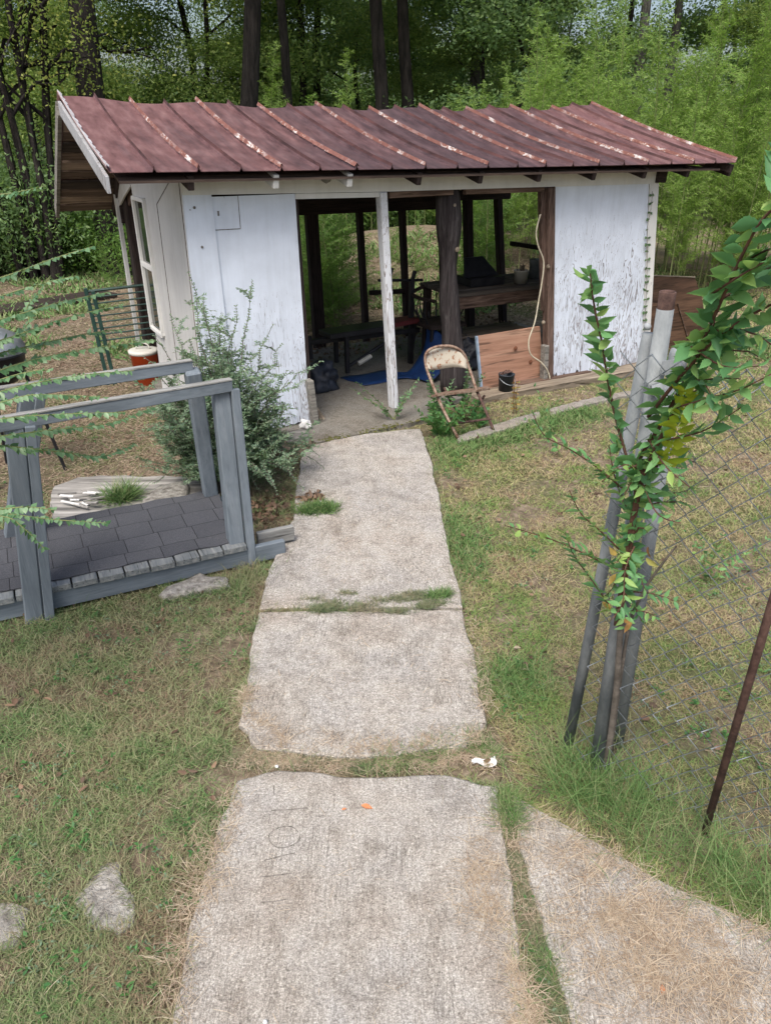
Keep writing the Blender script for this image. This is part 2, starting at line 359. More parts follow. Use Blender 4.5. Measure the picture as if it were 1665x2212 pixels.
MT['rust'] = M_noise('rusty_iron', (.055, .03, .025), (.13, .075, .06), 22, .9, .5)
MT['rust2'] = M_noise('brown_rust', (.045, .026, .023), (.125, .075, .062), 30, .9, .4)
MT['chairpaint'] = M_noise('chipped_beige_enamel', (.24, .10, .05), (.44, .40, .33), 26, .6, .3, lo=.38, hi=.47)
MT['chairmetal'] = M_noise('rusty_chair_tube', (.11, .05, .03), (.30, .23, .18), 30, .6, .3)
MT['black'] = M_noise('black_enamel', (.008, .008, .010), (.02, .02, .024), 12, .45, .1)
MT['pail'] = M_noise('charcoal_pail', (.02, .026, .034), (.045, .055, .07), 8, .55, .2)
MT['bluemat'] = M_noise('navy_vinyl_mat', (.006, .022, .085), (.012, .045, .15), 5, .5, .1)
MT['bag'] = M_noise('dark_plastic_bag', (.012, .015, .022), (.035, .042, .06), 5, .35, .5, bd=.03)
MT['orange'] = M_noise('orange_plastic', (.60, .08, .02), (.72, .11, .03), 6, .45, .05)
MT['offwhite'] = M_noise('off_white_plastic', (.42, .42, .38), (.56, .55, .50), 6, .5, .1)
MT['cord'] = M_noise('cream_cord', (.42, .38, .28), (.6, .55, .43), 20, .6, .1)
MT['green'] = M_noise('dark_green_steel', (.012, .035, .03), (.022, .06, .05), 14, .5, .2)
MT['kettle'] = M_noise('dull_aluminium', (.16, .18, .19), (.30, .32, .33), 10, .4, .1, metal=.5)
MT['grey_can'] = M_noise('grey_tin', (.10, .12, .13), (.19, .21, .22), 10, .5, .1)
MT['cloth'] = M_noise('grey_rag', (.5, .5, .5), (.75, .75, .74), 12, .9, .4)
MT['log'] = M_wood('bleached_log', (.09, .085, .08), (.24, .23, .215), (.44, .42, .395), 0, 4)
MT['stone'] = M_noise('lichened_stone', (.22, .20, .175), (.62, .59, .54), 26, .95, 1.0, detail=9, bd=.03)
MT['brick'] = M_noise('mossy_block', (.10, .085, .05), (.24, .18, .13), 14, .95, .7)
MT['moss'] = M_noise('moss', (.05, .06, .015), (.13, .12, .04), 30, .95, .9)
MT['bark'] = M_noise('dark_bark', (.013, .011, .010), (.055, .046, .042), 3, .95, 1.0, st=(4, 4, .7), bd=.06)
MT['barklight'] = M_noise('grey_bark', (.05, .048, .045), (.13, .125, .115), 3, .95, 1.0, st=(4, 4, .7), bd=.05)
MT['stem'] = M_noise('reddish_stem', (.055, .028, .02), (.13, .062, .042), 20, .7, .3)
MT['greystem'] = M_noise('grey_stem', (.07, .06, .05), (.16, .14, .12), 20, .9, .5)
MT['greenstem'] = M_noise('green_stem', (.10, .13, .05), (.18, .2, .08), 20, .7, .2)
MT['glass'] = None
kk = NT('window_glass'); kk.b.inputs['Roughness'].default_value = .06; kk.b.inputs['Specular IOR Level'].default_value = .9; MT['glass'] = kk.done(kk.ramp(kk.noise(3, 3), [(.3, (.015, .022, .02)), (.7, (.03, .04, .035))]), .08)
MT['leaf_a'] = M_leaf('oak_leaves', [(.08, .145, .06), (.13, .22, .09), (.18, .29, .12), (.27, .38, .16)], .5)
MT['leaf_b'] = M_leaf('hickory_leaves', [(.12, .19, .06), (.18, .27, .08), (.25, .35, .10), (.36, .43, .13)], .5)
MT['leaf_dark'] = M_leaf('dark_evergreen_leaves', [(.05, .10, .055), (.08, .155, .08), (.12, .21, .10)], .35)
MT['leaf_yellow'] = M_leaf('yellowing_leaves', [(.12, .18, .05), (.22, .28, .07), (.36, .38, .09), (.17, .25, .06)], .5)
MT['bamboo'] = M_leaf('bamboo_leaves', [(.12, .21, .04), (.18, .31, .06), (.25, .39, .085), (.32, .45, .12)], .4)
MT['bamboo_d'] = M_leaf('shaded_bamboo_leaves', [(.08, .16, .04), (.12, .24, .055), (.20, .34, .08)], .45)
MT['privet'] = M_leaf('privet_leaves', [(.09, .15, .095), (.13, .21, .135), (.19, .28, .18), (.26, .34, .22)], .35, .55)
MT['privet2'] = M_leaf('pale_privet_leaves', [(.045, .11, .05), (.08, .17, .08), (.13, .24, .12), (.22, .33, .19)], .3, .4)
MT['elm'] = M_leaf('elm_leaves', [(.06, .17, .075), (.10, .26, .11), (.14, .33, .13), (.20, .40, .15), (.34, .50, .14)], .42, .45)
MT['elmy'] = M_leaf('yellow_green_leaves', [(.34, .46, .03), (.46, .52, .04), (.40, .50, .05)], .5, .5)
MT['autumn'] = M_leaf('turning_leaves', [(.22, .09, .04), (.30, .19, .05), (.26, .28, .08)], .2, .6)
MT['weed'] = M_leaf('weed_leaves', [(.04, .12, .04), (.06, .17, .05), (.09, .21, .06)], .3, .5)
MT['deadleaf'] = M_leaf('dead_leaves', [(.07, .045, .032), (.14, .085, .058), (.23, .15, .10), (.11, .075, .058)], .1, .8)
MT['orangeleaf'] = M_noise('orange_dead_leaf', (.42, .15, .06), (.55, .23, .11), 20, .7, .3)
GR = [(.07, .15, .05), (.12, .21, .075), (.19, .25, .10), (.27, .28, .16), (.27, .25, .14), (.26, .19, .13), (.13, .085, .06)]
MT['grass'] = M_grass('lawn_grass', GR, 2.4, .5)
MT['straw_dirt'] = None; MT['grassR'] = M_grass('yellowing_lawn_grass', [(.10, .22, .05), (.15, .27, .07), (.22, .27, .09), (.30, .30, .13), (.40, .35, .20), (.38, .29, .18), (.20, .11, .07)], 2.4, .5)
MT['tall'] = M_grass('fresh_tall_grass', [(.07, .15, .045), (.10, .20, .06), (.14, .24, .075), (.22, .27, .12), (.30, .28, .16)], 6, .7)
MT['straw'] = M_grass('dry_straw', [(.36, .27, .18), (.50, .40, .29), (.60, .51, .39), (.26, .18, .12), (.44, .37, .28)], 3, .9)
MT['litter'] = M_grass('brown_leaf_litter', [(.11, .075, .055), (.18, .125, .09), (.27, .20, .145), (.36, .29, .21), (.15, .17, .07), (.10, .14, .05)], 1.4, .6)
MT['fern'] = M_grass('dull_ground_weed', [(.10, .15, .075), (.16, .20, .10), (.25, .24, .15), (.30, .25, .17)], 9, .6)

# ------------------------------------------------------------------ ground, paths
def seq(a, b, n): return list(np.linspace(a, b, n))
gx = seq(-300, -14, 14)[:-1] + seq(-14, 14, 113) + seq(14, 300, 14)[1:]
gy = seq(-60, -2, 5)[:-1] + seq(-2, 22, 97) + seq(22, 500, 16)[1:]
X, Y = np.meshgrid(gx, gy); Z = gh(X, Y) + .006 * RNG.normal(size=X.shape) * ((np.abs(X) < 14) & (Y < 22))
V = np.stack([X, Y, Z], -1).reshape(-1, 3); nx, ny = len(gx), len(gy)
I = (np.arange(ny - 1)[:, None] * nx + np.arange(nx - 1)[None]).ravel()
tag(npmesh('ground', V, np.stack([I, I + 1, I + nx + 1, I + nx], 1), MT['ground'], smooth=True), kind='structure')
def rough_poly(pts, step=.06, jit=.010):
    o = []
    for i in range(len(pts)):
        a, b = Vector(pts[i]), Vector(pts[(i + 1) % len(pts)]); n = max(1, int((b - a).length / step))
        for k in range(n):
            p = a.lerp(b, k / n)
            o.append((p.x + random.gauss(0, jit * .6) + jit * .9 * math.sin(p.y * 11 + p.x * 4), p.y + random.gauss(0, jit * .6) + jit * .9 * math.sin(p.x * 12)))
    return o
EXCL = []
def slab(name, pts, z, th, m, jit=.010, excl=True, bev=.008):
    P = rough_poly(pts, .05, jit); n = len(P)
    cxx = sum(p[0] for p in P) / n; cyy = sum(p[1] for p in P) / n
    top = [(p[0] + (cxx - p[0]) * .012, p[1] + (cyy - p[1]) * .012, z) for p in P]; mid = [(p[0], p[1], z - bev) for p in P]; bot = [(p[0], p[1], z - th) for p in P]
    b = MB(); b.add(top + mid + bot, [tuple(range(n))] + [(n + i, n + (i + 1) % n, (i + 1) % n, i) for i in range(n)] + [(2 * n + i, 2 * n + (i + 1) % n, n + (i + 1) % n, n + i) for i in range(n)])
    if excl: EXCL.append(np.array(P))
    return b.build(name, m)
def gp(l, z=.03): return [tuple(G(x, y, z))[:2] for x, y in l]
s1 = gp([(1175, 2500), (1150, 2212), (1120, 2000), (1092, 1850), (1078, 1692), (960, 1672), (830, 1678), (700, 1668), (600, 1664), (508, 1682), (470, 1790), (445, 1880), (400, 2010), (375, 2212), (350, 2500)]); s1 = [(.52, .2), ] + s1 + [(-.5, .2)]
path1 = slab('path', s1, .028, .09, MT['concrete'], .006); tag(path1, kind='structure')
s2 = gp([(1000, 1608), (1052, 1560), (1030, 1450), (1001, 1318), (556, 1322), (538, 1430), (520, 1560), (556, 1618), (700, 1632), (850, 1632)])
tag(slab('path', s2, .034, .09, MT['concrete'], .006), kind='structure')
s3 = gp([(1000, 1309), (968, 1180), (950, 1085), (930, 990), (908, 924), (790, 935), (662, 962), (645, 1010), (632, 1120), (600, 1180), (580, 1240), (558, 1312)], .04)
tag(slab('path', s3, .04, .1, MT['concrete'], .006), kind='structure')
s4 = gp([(1106, 1712), (1240, 1790), (1400, 1885), (1560, 1965), (1665, 2012), (2000, 2130)], .03) + [(1.6, .3), (.66, .3)] + gp([(1240, 2212), (1190, 2060), (1140, 1900), (1118, 1800)], .03)
tag(slab('path', s4[::-1], .03, .1, MT['concrete'], .006), kind='structure')
# letters and lines scratched into the near slab
sc = MB()
def groove(pts, z=.0285, wd=.004):
    P = [G(x, y, z) for x, y in pts]
    for a, b in zip(P[:-1], P[1:]):
        d = (b - a); n = Vector((-d.y, d.x, 0)).normalized() * wd / 2; up = Vector((0, 0, .0012))
        sc.prism([a - n, b - n, b + n, a + n], up)
groove([(591, 1697), (592, 1717)]); groove([(586, 1752), (620, 1750), (665, 1746)], wd=.0032)
groove([(614 + 33 * math.cos(t) + 2 * math.sin(3 * t), 1809 + 23 * math.sin(t) - .12 * 33 * math.cos(t)) for t in np.linspace(.1, 6.0, 22)], wd=.003)
groove([(570, 1860), (600, 1852), (638, 1843)], wd=.003); groove([(565, 1895), (596, 1892), (631, 1887)], wd=.0028); groove([(562, 1950), (590, 1949), (618, 1944)], wd=.0026); groove([(584, 1760), (580, 1780)], wd=.003)
sc.build('scratched_marks', MT['scratch'], path1)

# ------------------------------------------------------------------ shed
shed = empty('shed', (OX, OY, 0), ANG, 'white open fronted shed with rusty red tin roof and peeling plywood walls', 'shed')
def part(mb, name, m, smooth=False, parent=None): return mb.build(name, MT[m] if isinstance(m, str) else m, parent or shed, smooth)
def fpoly(pts, w0, w1): b = MB(); b.prism([(u, w0, z) for u, z in pts], (0, w1 - w0, 0)); return b
D = 2.25
slabloc = [(-1.72, -.10), (-1.0, -.12), (-.98, -.46), (.1, -.40), (.25, -.10), (3.05, -.04), (3.0, D - .05), (-1.72, D - .05)]
sl = MB(); P = rough_poly(slabloc, .12, .008); sl.prism([(u, wv, -.05) for u, wv in P], (0, 0, .095)); part(sl, 'floor_slab', 'slab')
EXCL.append(np.array([tuple(wld(u, wv))[:2] for u, wv in P]))
ms = MB()
for i in range(320):
    u = random.choice((random.uniform(-.98, .1), random.gauss(-.85, .08), random.gauss(-.45, .12))); wv = -.43 + random.gauss(0, .022) + .05 * (u + 1); r = random.uniform(.005, .015)
    ms.lathe([(r, .04), (r * .8, .04 + r * .35), (r * .3, .04 + r * .55)], (u, wv, 0), 7)
part(ms, 'moss_edge', 'moss', True)['kind'] = 'stuff'
# front wall panels with ragged lower edge
def ragged(bl, br, tr, tl, n=36, amp=.02):
    o = []
    for i in range(n + 1):
        t = i / n; o.append((bl[0] + (br[0] - bl[0]) * t, bl[1] + (br[1] - bl[1]) * t + amp * random.random() * (1 + 1.5 * (random.random() > .85))))
    return o + [tr, tl]
LT = (-1.50, 1.815); TB = 1.81
b = fpoly(ragged((-1.46, .02), (-.842, .06), (-.876, TB), (-1.50, TB)), -.016, 0); part(b, 'front_wall', 'wall')
b = fpoly(ragged((-1.70, .0), (-1.462, .02), (-1.502, TB + .03), (-1.70, TB + .03), 8), -.028, 0); part(b, 'corner_board', 'wall')
b = fpoly(ragged((1.75, .06), (2.945, .0), (2.68, 1.795), (1.535, 1.795), 60, .025), -.016, 0); part(b, 'front_wall', 'wall_r')
b = fpoly(ragged((2.95, .0), (3.045, .0), (2.80, 1.79), (2.685, 1.79), 6), -.026, .06); part(b, 'corner_board', 'trim')
# inset patch outline on the left wall with knots
b = MB()
x0, z0 = FU(427, 498); x1, z1 = FU(512, 421)
b.box(((x0 + x1) / 2, -.0175, z0), (x1 - x0, .003, .005)); b.box((x1, -.0175, (z0 + z1) / 2), (.004, .003, z1 - z0))
for (px, py, r) in ((440, 468, .008), (452, 481, .008), (470, 460, .009)): 
    u, z = FU(px, py); q = MB(); q.box((u, -.018, z), (r * 1.3, .004, r * 3.5)); part(q, 'knot_hole', 'scratch')
for (px, py, r) in ((417, 447, .010), (434, 532, .009), (408, 452, .004)):
    u, z = FU(px, py); q = MB(); q.lathe([(r, 0), (r, .004), (0, .004)], (u, -.029, z), 12, Matrix.Rotation(math.radians(90), 3, 'X')); part(q, 'bolt_hole', 'scratch')
part(b, 'wall_patch', 'scratch')
# header fascia
b = MB(); b.prism([(-1.70, -.034, 1.828), (-.13, -.034, 1.803), (2.74, -.034, 1.785), (2.74, -.034, 1.925), (.4, -.034, 1.945), (-1.70, -.034, 1.99)], (0, .034, 0)); part(b, 'header_board', 'trim')
b = MB(); b.prism([(-.876, -.030, 1.775), (-.17, -.030, 1.765), (-.17, -.030, 1.80), (-.876, -.030, 1.812)], (0, .06, 0)); part(b, 'door_lintel', 'trim')
b = MB(); b.beam((-.09, .0, 1.775), (.50, .0, 1.782), .05, .045); part(b, 'door_lintel', 'brown_h')
b = MB(); b.beam((.62, .0, 1.780), (1.44, .0, 1.776), .05, .045); part(b, 'door_lintel', 'brown_h')
b = MB(); b.beam((2.74, -.02, 1.86), (2.86, -.02, 1.855), .09, .13); part(b, 'beam_end', 'dark_h')
# posts
def post(name, m, t, bt, wd, dp, wv=0.0, seg=1):
    b = MB(); b.beam((bt[0], wv, bt[1]), (t[0], wv, t[1]), dp, wd, up=(1, 0, 0)); return part(b, name, m)
post('front_post', 'postwhite', (-.155, 1.80), (-.035, .045), .062, .085, -.005)
po = MB(); pts = []; rr = []
for i in range(15):
    t = i / 14; z = .045 + t * 1.78; pts.append((.66 - .15 * t + .012 * math.sin(t * 9), .10, z)); rr.append(.092 + .014 * math.sin(t * 7 + 1) + .012 * math.sin(t * 17) + (.010 if t < .3 else 0))
po.tube(pts, rr, 14); pole = part(po, 'pole', 'pole', True)
for u, z, r in ((.575, 1.33, .022), (.53, 1.68, .014), (.60, 1.28, .011)):
    kb = MB(); kb.lathe([(r, 0), (r * .9, .006), (r * .5, .010), (0, .008)], (u, -.0, z), 12, Matrix.Rotation(math.radians(90), 3, 'X')); kb.build('knot', MT['sill'], pole)
post('jamb', 'brown', (1.505, 1.79), (1.705, .03), .075, .09)
post('jamb', 'brown', (1.440, 1.79), (1.60, .72), .05, .05, .03)
post('jamb', 'greywood', (1.61, .40), (1.635, .04), .05, .07, -.02)
post('jamb', 'dark', (-.865, 1.80), (-.815, .05), .04, .09, .05)
post('jamb', 'greywood', (-.845, .42), (-.81, .03), .05, .08, -.045)
for px, py in ((1176, 574), (1166, 694)):
    u, z = FU(px, py); kb = MB(); kb.lathe([(.02, 0), (.018, .012), (.008, .022), (0, .024)], (u + .0, -.045, z), 10, Matrix.Rotation(math.radians(90), 3, 'X')); part(kb, 'insulator_knob', 'sill', True)
# sills under the right wall
sb = MB(); n = 22; pts_t = []; pts_b = []
for i in range(n + 1):
    t = i / n; u = .72 + 2.36 * t; pts_t.append((u, .06 + .006 * random.random())); pts_b.append((u, -.05 + .035 * random.random()))
sb.prism([(u, -.22 + .02 * math.sin(u * 7), z) for u, z in pts_b + pts_t[::-1]], (0, .20, 0)); part(sb, 'sill_timber', 'sill')
sb = MB(); sb.box((1.75, -.02, .055), (.9, .10, .035)); part(sb, 'threshold', 'brown_h')
# back wall frame
def bx(px0, py0, px1, py1, wd, wv=D, zb=-.3, nm='back_post', m='dark'):
    u0, z0 = FU(px0, py0, wv); u1, z1 = FU(px1, py1, wv); s = (u1 - u0) / (z1 - z0) if abs(z1 - z0) > .05 else 0
    b = MB(); b.beam((u0 + s * (zb - z0), wv, zb), (u0 + s * (1.75 - z0), wv, 1.75), .09, wd, up=(1, 0, 0)); part(b, nm, m)
bx(672, 463, 690, 740, .13); bx(776, 463, 795, 800, .055); bx(868, 460, 880, 735, .055); bx(955, 460, 961, 760, .075); bx(1010, 460, 1016, 760, .10); bx(1075, 430, 1082, 600, .08)
b = MB(); b.prism([(-1.7, D - .06, 1.455), (1.75, D - .06, 1.44), (1.75, D - .06, 1.80), (-1.7, D - .06, 1.80)], (0, .04, 0)); part(b, 'back_header', 'dark_h')
u0, z0 = FU(798, 632, D); u1, z1 = FU(880, 628, D); b = MB(); b.beam((u0, D, z0), (u1, D, z1), .05, .05); part(b, 'cross_rail', 'dark_h')
# right side frame and left side wall
for wv, tu in ((.75, .0), (1.5, .0)):
    b = MB(); b.beam((3.0, wv, -.1), (2.80, wv, 1.9), .07, .08, up=(1, 0, 0)); part(b, 'side_post', 'dark')
b = MB(); b.beam((2.80, 0, 1.84), (2.80, D, 1.72), .05, .12); part(b, 'side_plate', 'dark')
b = MB(); b.beam((2.88, .1, 1.04), (2.88, D, 1.0), .04, .05); part(b, 'cross_rail', 'dark')
LU = -1.70
sw = MB(); sw.prism([(LU, .0, -.02), (LU, 1.06, -.02), (LU, 1.12, 1.80), (LU, 1.0, 2.26), (LU, .0, 1.98)], (.016, 0, 0)); part(sw, 'side_wall', 'sidewall')
sw = MB(); sw.prism([(LU, 1.12, 1.74), (LU, 1.58, 1.72), (LU, 1.60, 2.35), (LU, 1.0, 2.26)], (.014, 0, 0)); part(sw, 'side_wall', 'sidewall')
sw = MB(); sw.prism([(LU, 1.06, -.02), (LU, 1.44, -.02), (LU, 1.42, .60), (LU, 1.08, .62)], (.014, 0, 0)); part(sw, 'side_wall', 'sidewall')
sw = MB(); sw.prism([(LU, 1.95, 1.70), (LU, 2.28, 1.58), (LU, 2.28, 1.80), (LU, 1.62, 2.34), (LU, 1.62, 1.80)], (.016, 0, 0)); part(sw, 'side_wall', 'sidewall')
sw = MB(); sw.prism([(LU - .02, 2.20, .0), (LU - .02, 2.26, .0), (LU - .02, 2.32, 1.70), (LU - .02, 2.25, 1.70)], (.030, 0, 0)); part(sw, 'corner_board', 'sidewall')
b = MB(); b.beam((LU + .10, 2.10, -.1), (LU + .10, 2.14, 1.70), .15, .15); part(b, 'side_post', 'dark')
b = MB(); b.beam((LU + .1, 1.62, 1.80), (LU + .1, 2.25, 1.60), .1, .09); part(b, 'side_plate', 'brown')
# groove lines on side wall
b = MB(); b.beam((LU - .002, .72, .0), (LU - .002, .74, 1.72), .004, .006); b.beam((LU - .002, .74, 1.72), (LU - .002, .28, 1.90), .004, .006); b.beam((LU - .002, .03, .0), (LU - .002, .03, 1.97), .004, .006); part(b, 'board_joint', 'scratch')
# dark sheet added behind the side door to stand for the interior shade
b = MB(); b.prism([(LU + .25, 2.2, -.02), (LU + .25, 1.3, -.02), (LU + .25, 1.3, 1.75), (LU + .25, 2.2, 1.75)], (.02, 0, 0)); part(b, 'shade_backing', 'dark')
# window in side wall
wf = MB(); W0, W1, Z0, Z1 = 1.07, 1.47, .64, 1.72
def wq(wv, z): return (wv + (z - Z0) * .05, z)
def wbar(a, b_, t=.032, dp=.03): wf.beam((LU - .012, a[0], a[1]), (LU - .012, b_[0], b_[1]), dp, t, up=(0, .2, 1) if abs(a[1] - b_[1]) < .05 else (0, 1, 0))
wbar(wq(W0, Z0), wq(W0, Z1)); wbar(wq(W1, Z0), wq(W1, Z1)); wbar(wq(W0, Z0), wq(W1, Z0)); wbar(wq(W0, Z1), wq(W1, Z1)); wbar(wq(W0, 1.19), wq(W1, 1.19), .04)
win = part(wf, 'window', 'trim')
for za, zb in ((.67, 1.17), (1.21, 1.70)):
    gl = MB(); a, b2, c, d = wq(W0 + .02, za), wq(W1 - .02, za), wq(W1 - .02, zb), wq(W0 + .02, zb)
    gl.prism([(LU - .004, p[0], p[1]) for p in (a, b2, c, d)], (.004, 0, 0)); gl.build('pane', MT['glass'], win)
# roof
EW, RW, BW = -.30, 1.38, 2.62
def eave(t): return (-2.22 + 5.70 * t, EW, 1.990 - .028 * t - .008 * math.sin(t * 3.1))
def ridge(t): return (-2.19 + 5.33 * t, RW, 2.452 - .045 * math.sin(math.pi * t) ** .8 + .014 * math.sin(t * 34 + .5) + (.02 * max(0, t - .9) * 10))
def back(t): return (-2.19 + 5.40 * t, BW, 1.60 - .03 * t)
NU, NV = 200, 26
def surf(t, s, off=0.0):
    a, b_ = Vector(eave(t)), Vector(ridge(t)); p = a.lerp(b_, s)
    p.z += .006 * math.sin(s * 5 + t * 23) * math.sin(t * 31) * math.sin(math.pi * s) - .028 * math.sin(math.pi * s) + off
    return p
def rib(t):
    k = t * 20; d = abs(k - round(k)) / 20 * 5.7
    return .032 * max(0, 1 - d / .013)
tl = sorted(set([i / NU for i in range(NU + 1)] + [min(1, max(0, (k + e) / 20)) for k in range(21) for e in (-.05, -.025, 0, .025, .05)]))
vs = []; fs = []; nt = len(tl)
for t in tl:
    for j in range(NV + 1): vs.append(surf(t, j / NV, rib(t) + 0))
for i in range(nt - 1):
    for j in range(NV): fs.append((i * (NV + 1) + j, (i + 1) * (NV + 1) + j, (i + 1) * (NV + 1) + j + 1, i * (NV + 1) + j + 1))
rf = MB(); rf.add(vs, fs); roof = part(rf, 'roof', 'roof')
md = roof.modifiers.new('sheet', 'SOLIDIFY'); md.thickness = .004; md.offset = -1
rb = MB(); vs = []
for t in tl: vs += [Vector(ridge(t)) + Vector((0, 0, rib(t))), Vector(back(t)) + Vector((0, 0, rib(t)))]
rb.add(vs, [(2 * i, 2 * i + 1, 2 * i + 3, 2 * i + 2)[::-1] for i in range(nt - 1)]); r2 = part(rb, 'roof', 'roof'); md = r2.modifiers.new('sheet', 'SOLIDIFY'); md.thickness = .004; md.offset = -1
for k in range(0, 21, 2):                                   # raised lapped seams between sheets
    b = MB(); t = k / 20; pts = []
    n = 60
    for side in (-1, 1):
        for j in range(n + 1):
            tt = min(1, max(0, t + side * random.uniform(.0016, .0027) * (2.0 if k == 0 else 1.2 if k in (4, 6) else 1.0) * (1.1 if k < 8 else .7))); pts.append(surf(tt, j / n, rib(t) * .45 + .0045))
    top = [surf(t, j / n, rib(t) + .012) for j in range(n + 1)]
    vs = pts[:n + 1] + top + pts[n + 1:]
    b.add(vs, [(i, i + 1, n + 1 + i + 1, n + 1 + i) for i in range(n)] + [(n + 1 + i, n + 2 + i, 2 * (n + 1) + i + 1, 2 * (n + 1) + i) for i in range(n)])
    part(b, 'roof_seam', 'seam' if k else 'seamw')
for k in range(1, 20, 2):                                   # narrow pressed ribs in the middle of each sheet
    b = MB(); t = k / 20; vs = []
    for j in range(41):
        for dt, dz in ((-.0013, .012), (0, .038), (.0013, .012)): vs.append(surf(t + dt, j / 40, dz))
    b.add(vs, [(j * 3 + a, j * 3 + a + 1, j * 3 + a + 4, j * 3 + a + 3) for j in range(40) for a in (0, 1)]); part(b, 'roof_rib', 'rib')
# underside sheathing boards (back slope is seen from below at the gable)
e = Vector((-2.18, BW - .02, 1.575)); r_ = Vector((-2.16, RW, 2.40)); f_ = Vector((-2.18, EW + .04, 1.955))
for i in range(11):
    t0 = i / 11; t1 = (i + .80) / 11; b = MB(); dz = random.uniform(-.014, .012)
    a0, a1 = e.lerp(r_, t0), e.lerp(r_, t1); ln = 5.30 if i % 3 else 5.26
    b.prism([a0 + Vector((0, 0, dz - .035)), a1 + Vector((0, 0, dz - .035)), a1 + Vector((ln, 0, dz - .055)), a0 + Vector((ln, 0, dz - .055))], (0, 0, .02)); part(b, 'sheathing_board', ('lath', 'lath_b', 'lath', 'lath_c')[(i * 7) % 4])
for i in range(9):
    t0 = i / 9; t1 = (i + .9) / 9; b = MB(); a0, a1 = f_.lerp(r_, t0), f_.lerp(r_, t1)
    sag = .03 * math.sin(math.pi * (t0 + t1) / 2)
    b.prism([a0 + Vector((0.03, 0, -.03 - sag)), a1 + Vector((0.03, 0, -.03 - sag)), a1 + Vector((5.28, 0, -.075 - sag)), a0 + Vector((5.5, 0, -.055 - sag))], (0, 0, .016)); part(b, 'sheathing_board', 'lath')
# barge boards at the left gable, rear one seen edge-on
def boardv(a, b_, ht, th, nm, m):
    a, b_ = Vector(a), Vector(b_); q = MB(); q.prism([a, b_, b_ - Vector((0, 0, ht)), a - Vector((0, 0, ht))], (th, 0, 0)); return part(q, nm, m)
boardv((-2.235, EW + .01, 1.965), (-2.20, RW, 2.425), .095, .022, 'barge_board', 'bargew')
boardv((-2.215, RW + .005, 2.425), (-2.215, BW - .01, 1.59), .10, .03, 'barge_board', 'greywood')
boardv((3.43, EW + .02, 1.94), (3.10, RW, 2.39), .07, .03, 'barge_board', 'dark')
for i in range(12):                                        # rafters and their tails
    u = FU([410, 395 + 200, 755, 905, 1038, 1165, 1283, 1392, 1485, 1575, 0, 0][i] if i < 10 else 300, 378, EW + .06)[0]
    if i >= 10: continue
    b = MB(); hh = .075 if i < 9 else .085; t = (u + 2.22) / 5.7; top = surf(min(t, 1), .02)
    b.beam((u, EW + .05, top.z - .082), (u - .0 - (.15 * t), RW - .02, 2.30), .042, hh + .015); part(b, 'rafter', 'trim' if i in (1, 2) else 'dark')
    if i < 9 and i % 2 == 0:
        b = MB(); b.beam((u, RW + .02, 2.30), (u, BW - .1, 1.53), .04, .08); part(b, 'rafter', 'dark')
b = MB(); b.beam((-1.6, -.02, 1.965), (2.8, -.02, 1.915), .02, .03); part(b, 'top_plate', 'dark_h')
b = MB(); b.beam((-1.62, D, 1.60), (2.8, D, 1.56), .1, .1); part(b, 'top_plate', 'dark_h')
b = MB(); b.beam((-1.9, RW, 2.30), (3.0, RW, 2.28), .04, .12); part(b, 'ridge_beam', 'dark_h')
# hanging dirt dauber nest / cobweb lump and a little lamp bracket under the eave
b = MB(); u, z = FU(703, 380, -.05); b.lathe([(.0, -.05), (.03, -.035), (.05, 0), (.065, .03), (.06, .05)], (u, -.06, z), 9); part(b, 'cobweb_lump', 'greywood', True)

# ------------------------------------------------------------------ things in and around the shed
def lt(name, label, cat, u, wv, z=0.0, rz=0.0, group=None): return empty(name, wld(u, wv, z), ANG + rz, label, cat, group)
SZ = .045
# weight bench
wb = lt('weight_bench', 'black weight bench with upright rack and red edged pad inside the open shed', 'weight bench', 0, 1.15, SZ)
def wpt(px, py, wv=1.15): u, z = FU(px, py, wv); return (u, wv - 1.15, z - SZ)
b = MB(); a, c = wpt(700, 722), wpt(838, 702); b.beam((a[0], 0, a[2]), (c[0], 0, c[2]), .26, .05); b.build('bench_pad', MT['black'], wb)
b = MB(); a, c = wpt(838, 699), wpt(898, 688); b.beam((a[0], 0, a[2]), (c[0], 0, c[2]), .20, .045); b.build('bench_pad', M_noise('dark_red_vinyl', (.06, .01, .012), (.11, .02, .022), 8, .5, .1), wb)
b = MB(); a, c = wpt(660, 735), wpt(905, 705); b.beam((a[0], 0, a[2] - .02), (c[0], 0, c[2] - .03), .05, .05); b.build('frame', MT['black'], wb)
for px, py0, py1, dw in ((738, 715, 800, -.1), (738, 715, 790, .15), (668, 725, 775, 0)):
    a, c = wpt(px, py0), wpt(px + 3, py1); b = MB(); b.beam((a[0], dw, a[2]), (c[0], dw, max(.01, c[2])), .04, .04, (1, 0, 0)); b.build('leg', MT['black'], wb)
for wv, px in ((-.0, 889), (.34, 840)):
    a = wpt(px, 607 if wv == 0 else 600, 1.15 + wv); b = MB(); b.beam((a[0], wv, 0.0), (a[0], wv, a[2]), .045, .05, (1, 0, 0)); b.beam((a[0] - .0, wv, a[2] - .02), (a[0] + .03, wv - .01, a[2] + .10), .035, .03, (1, 0, 0)); b.build('upright', MT['black'], wb)
a, c = wpt(822, 607), wpt(918, 606); b = MB(); b.tube([(a[0], .05, a[2]), (c[0], .05, c[2])], .014, 8); b.build('crossbar', MT['black'], wb)
a, c = wpt(742, 792), wpt(838, 738); b = MB(); b.tube([(a[0], -.05, a[2]), (c[0], .02, c[2])], .018, 8); b.build('strut', MT['black'], wb)
a, c = wpt(768, 782), wpt(796, 766); b = MB(); b.tube([(a[0], -.06, a[2]), (c[0], -.05, c[2])], .024, 10); b.build('grip', MT['offwhite'], wb)
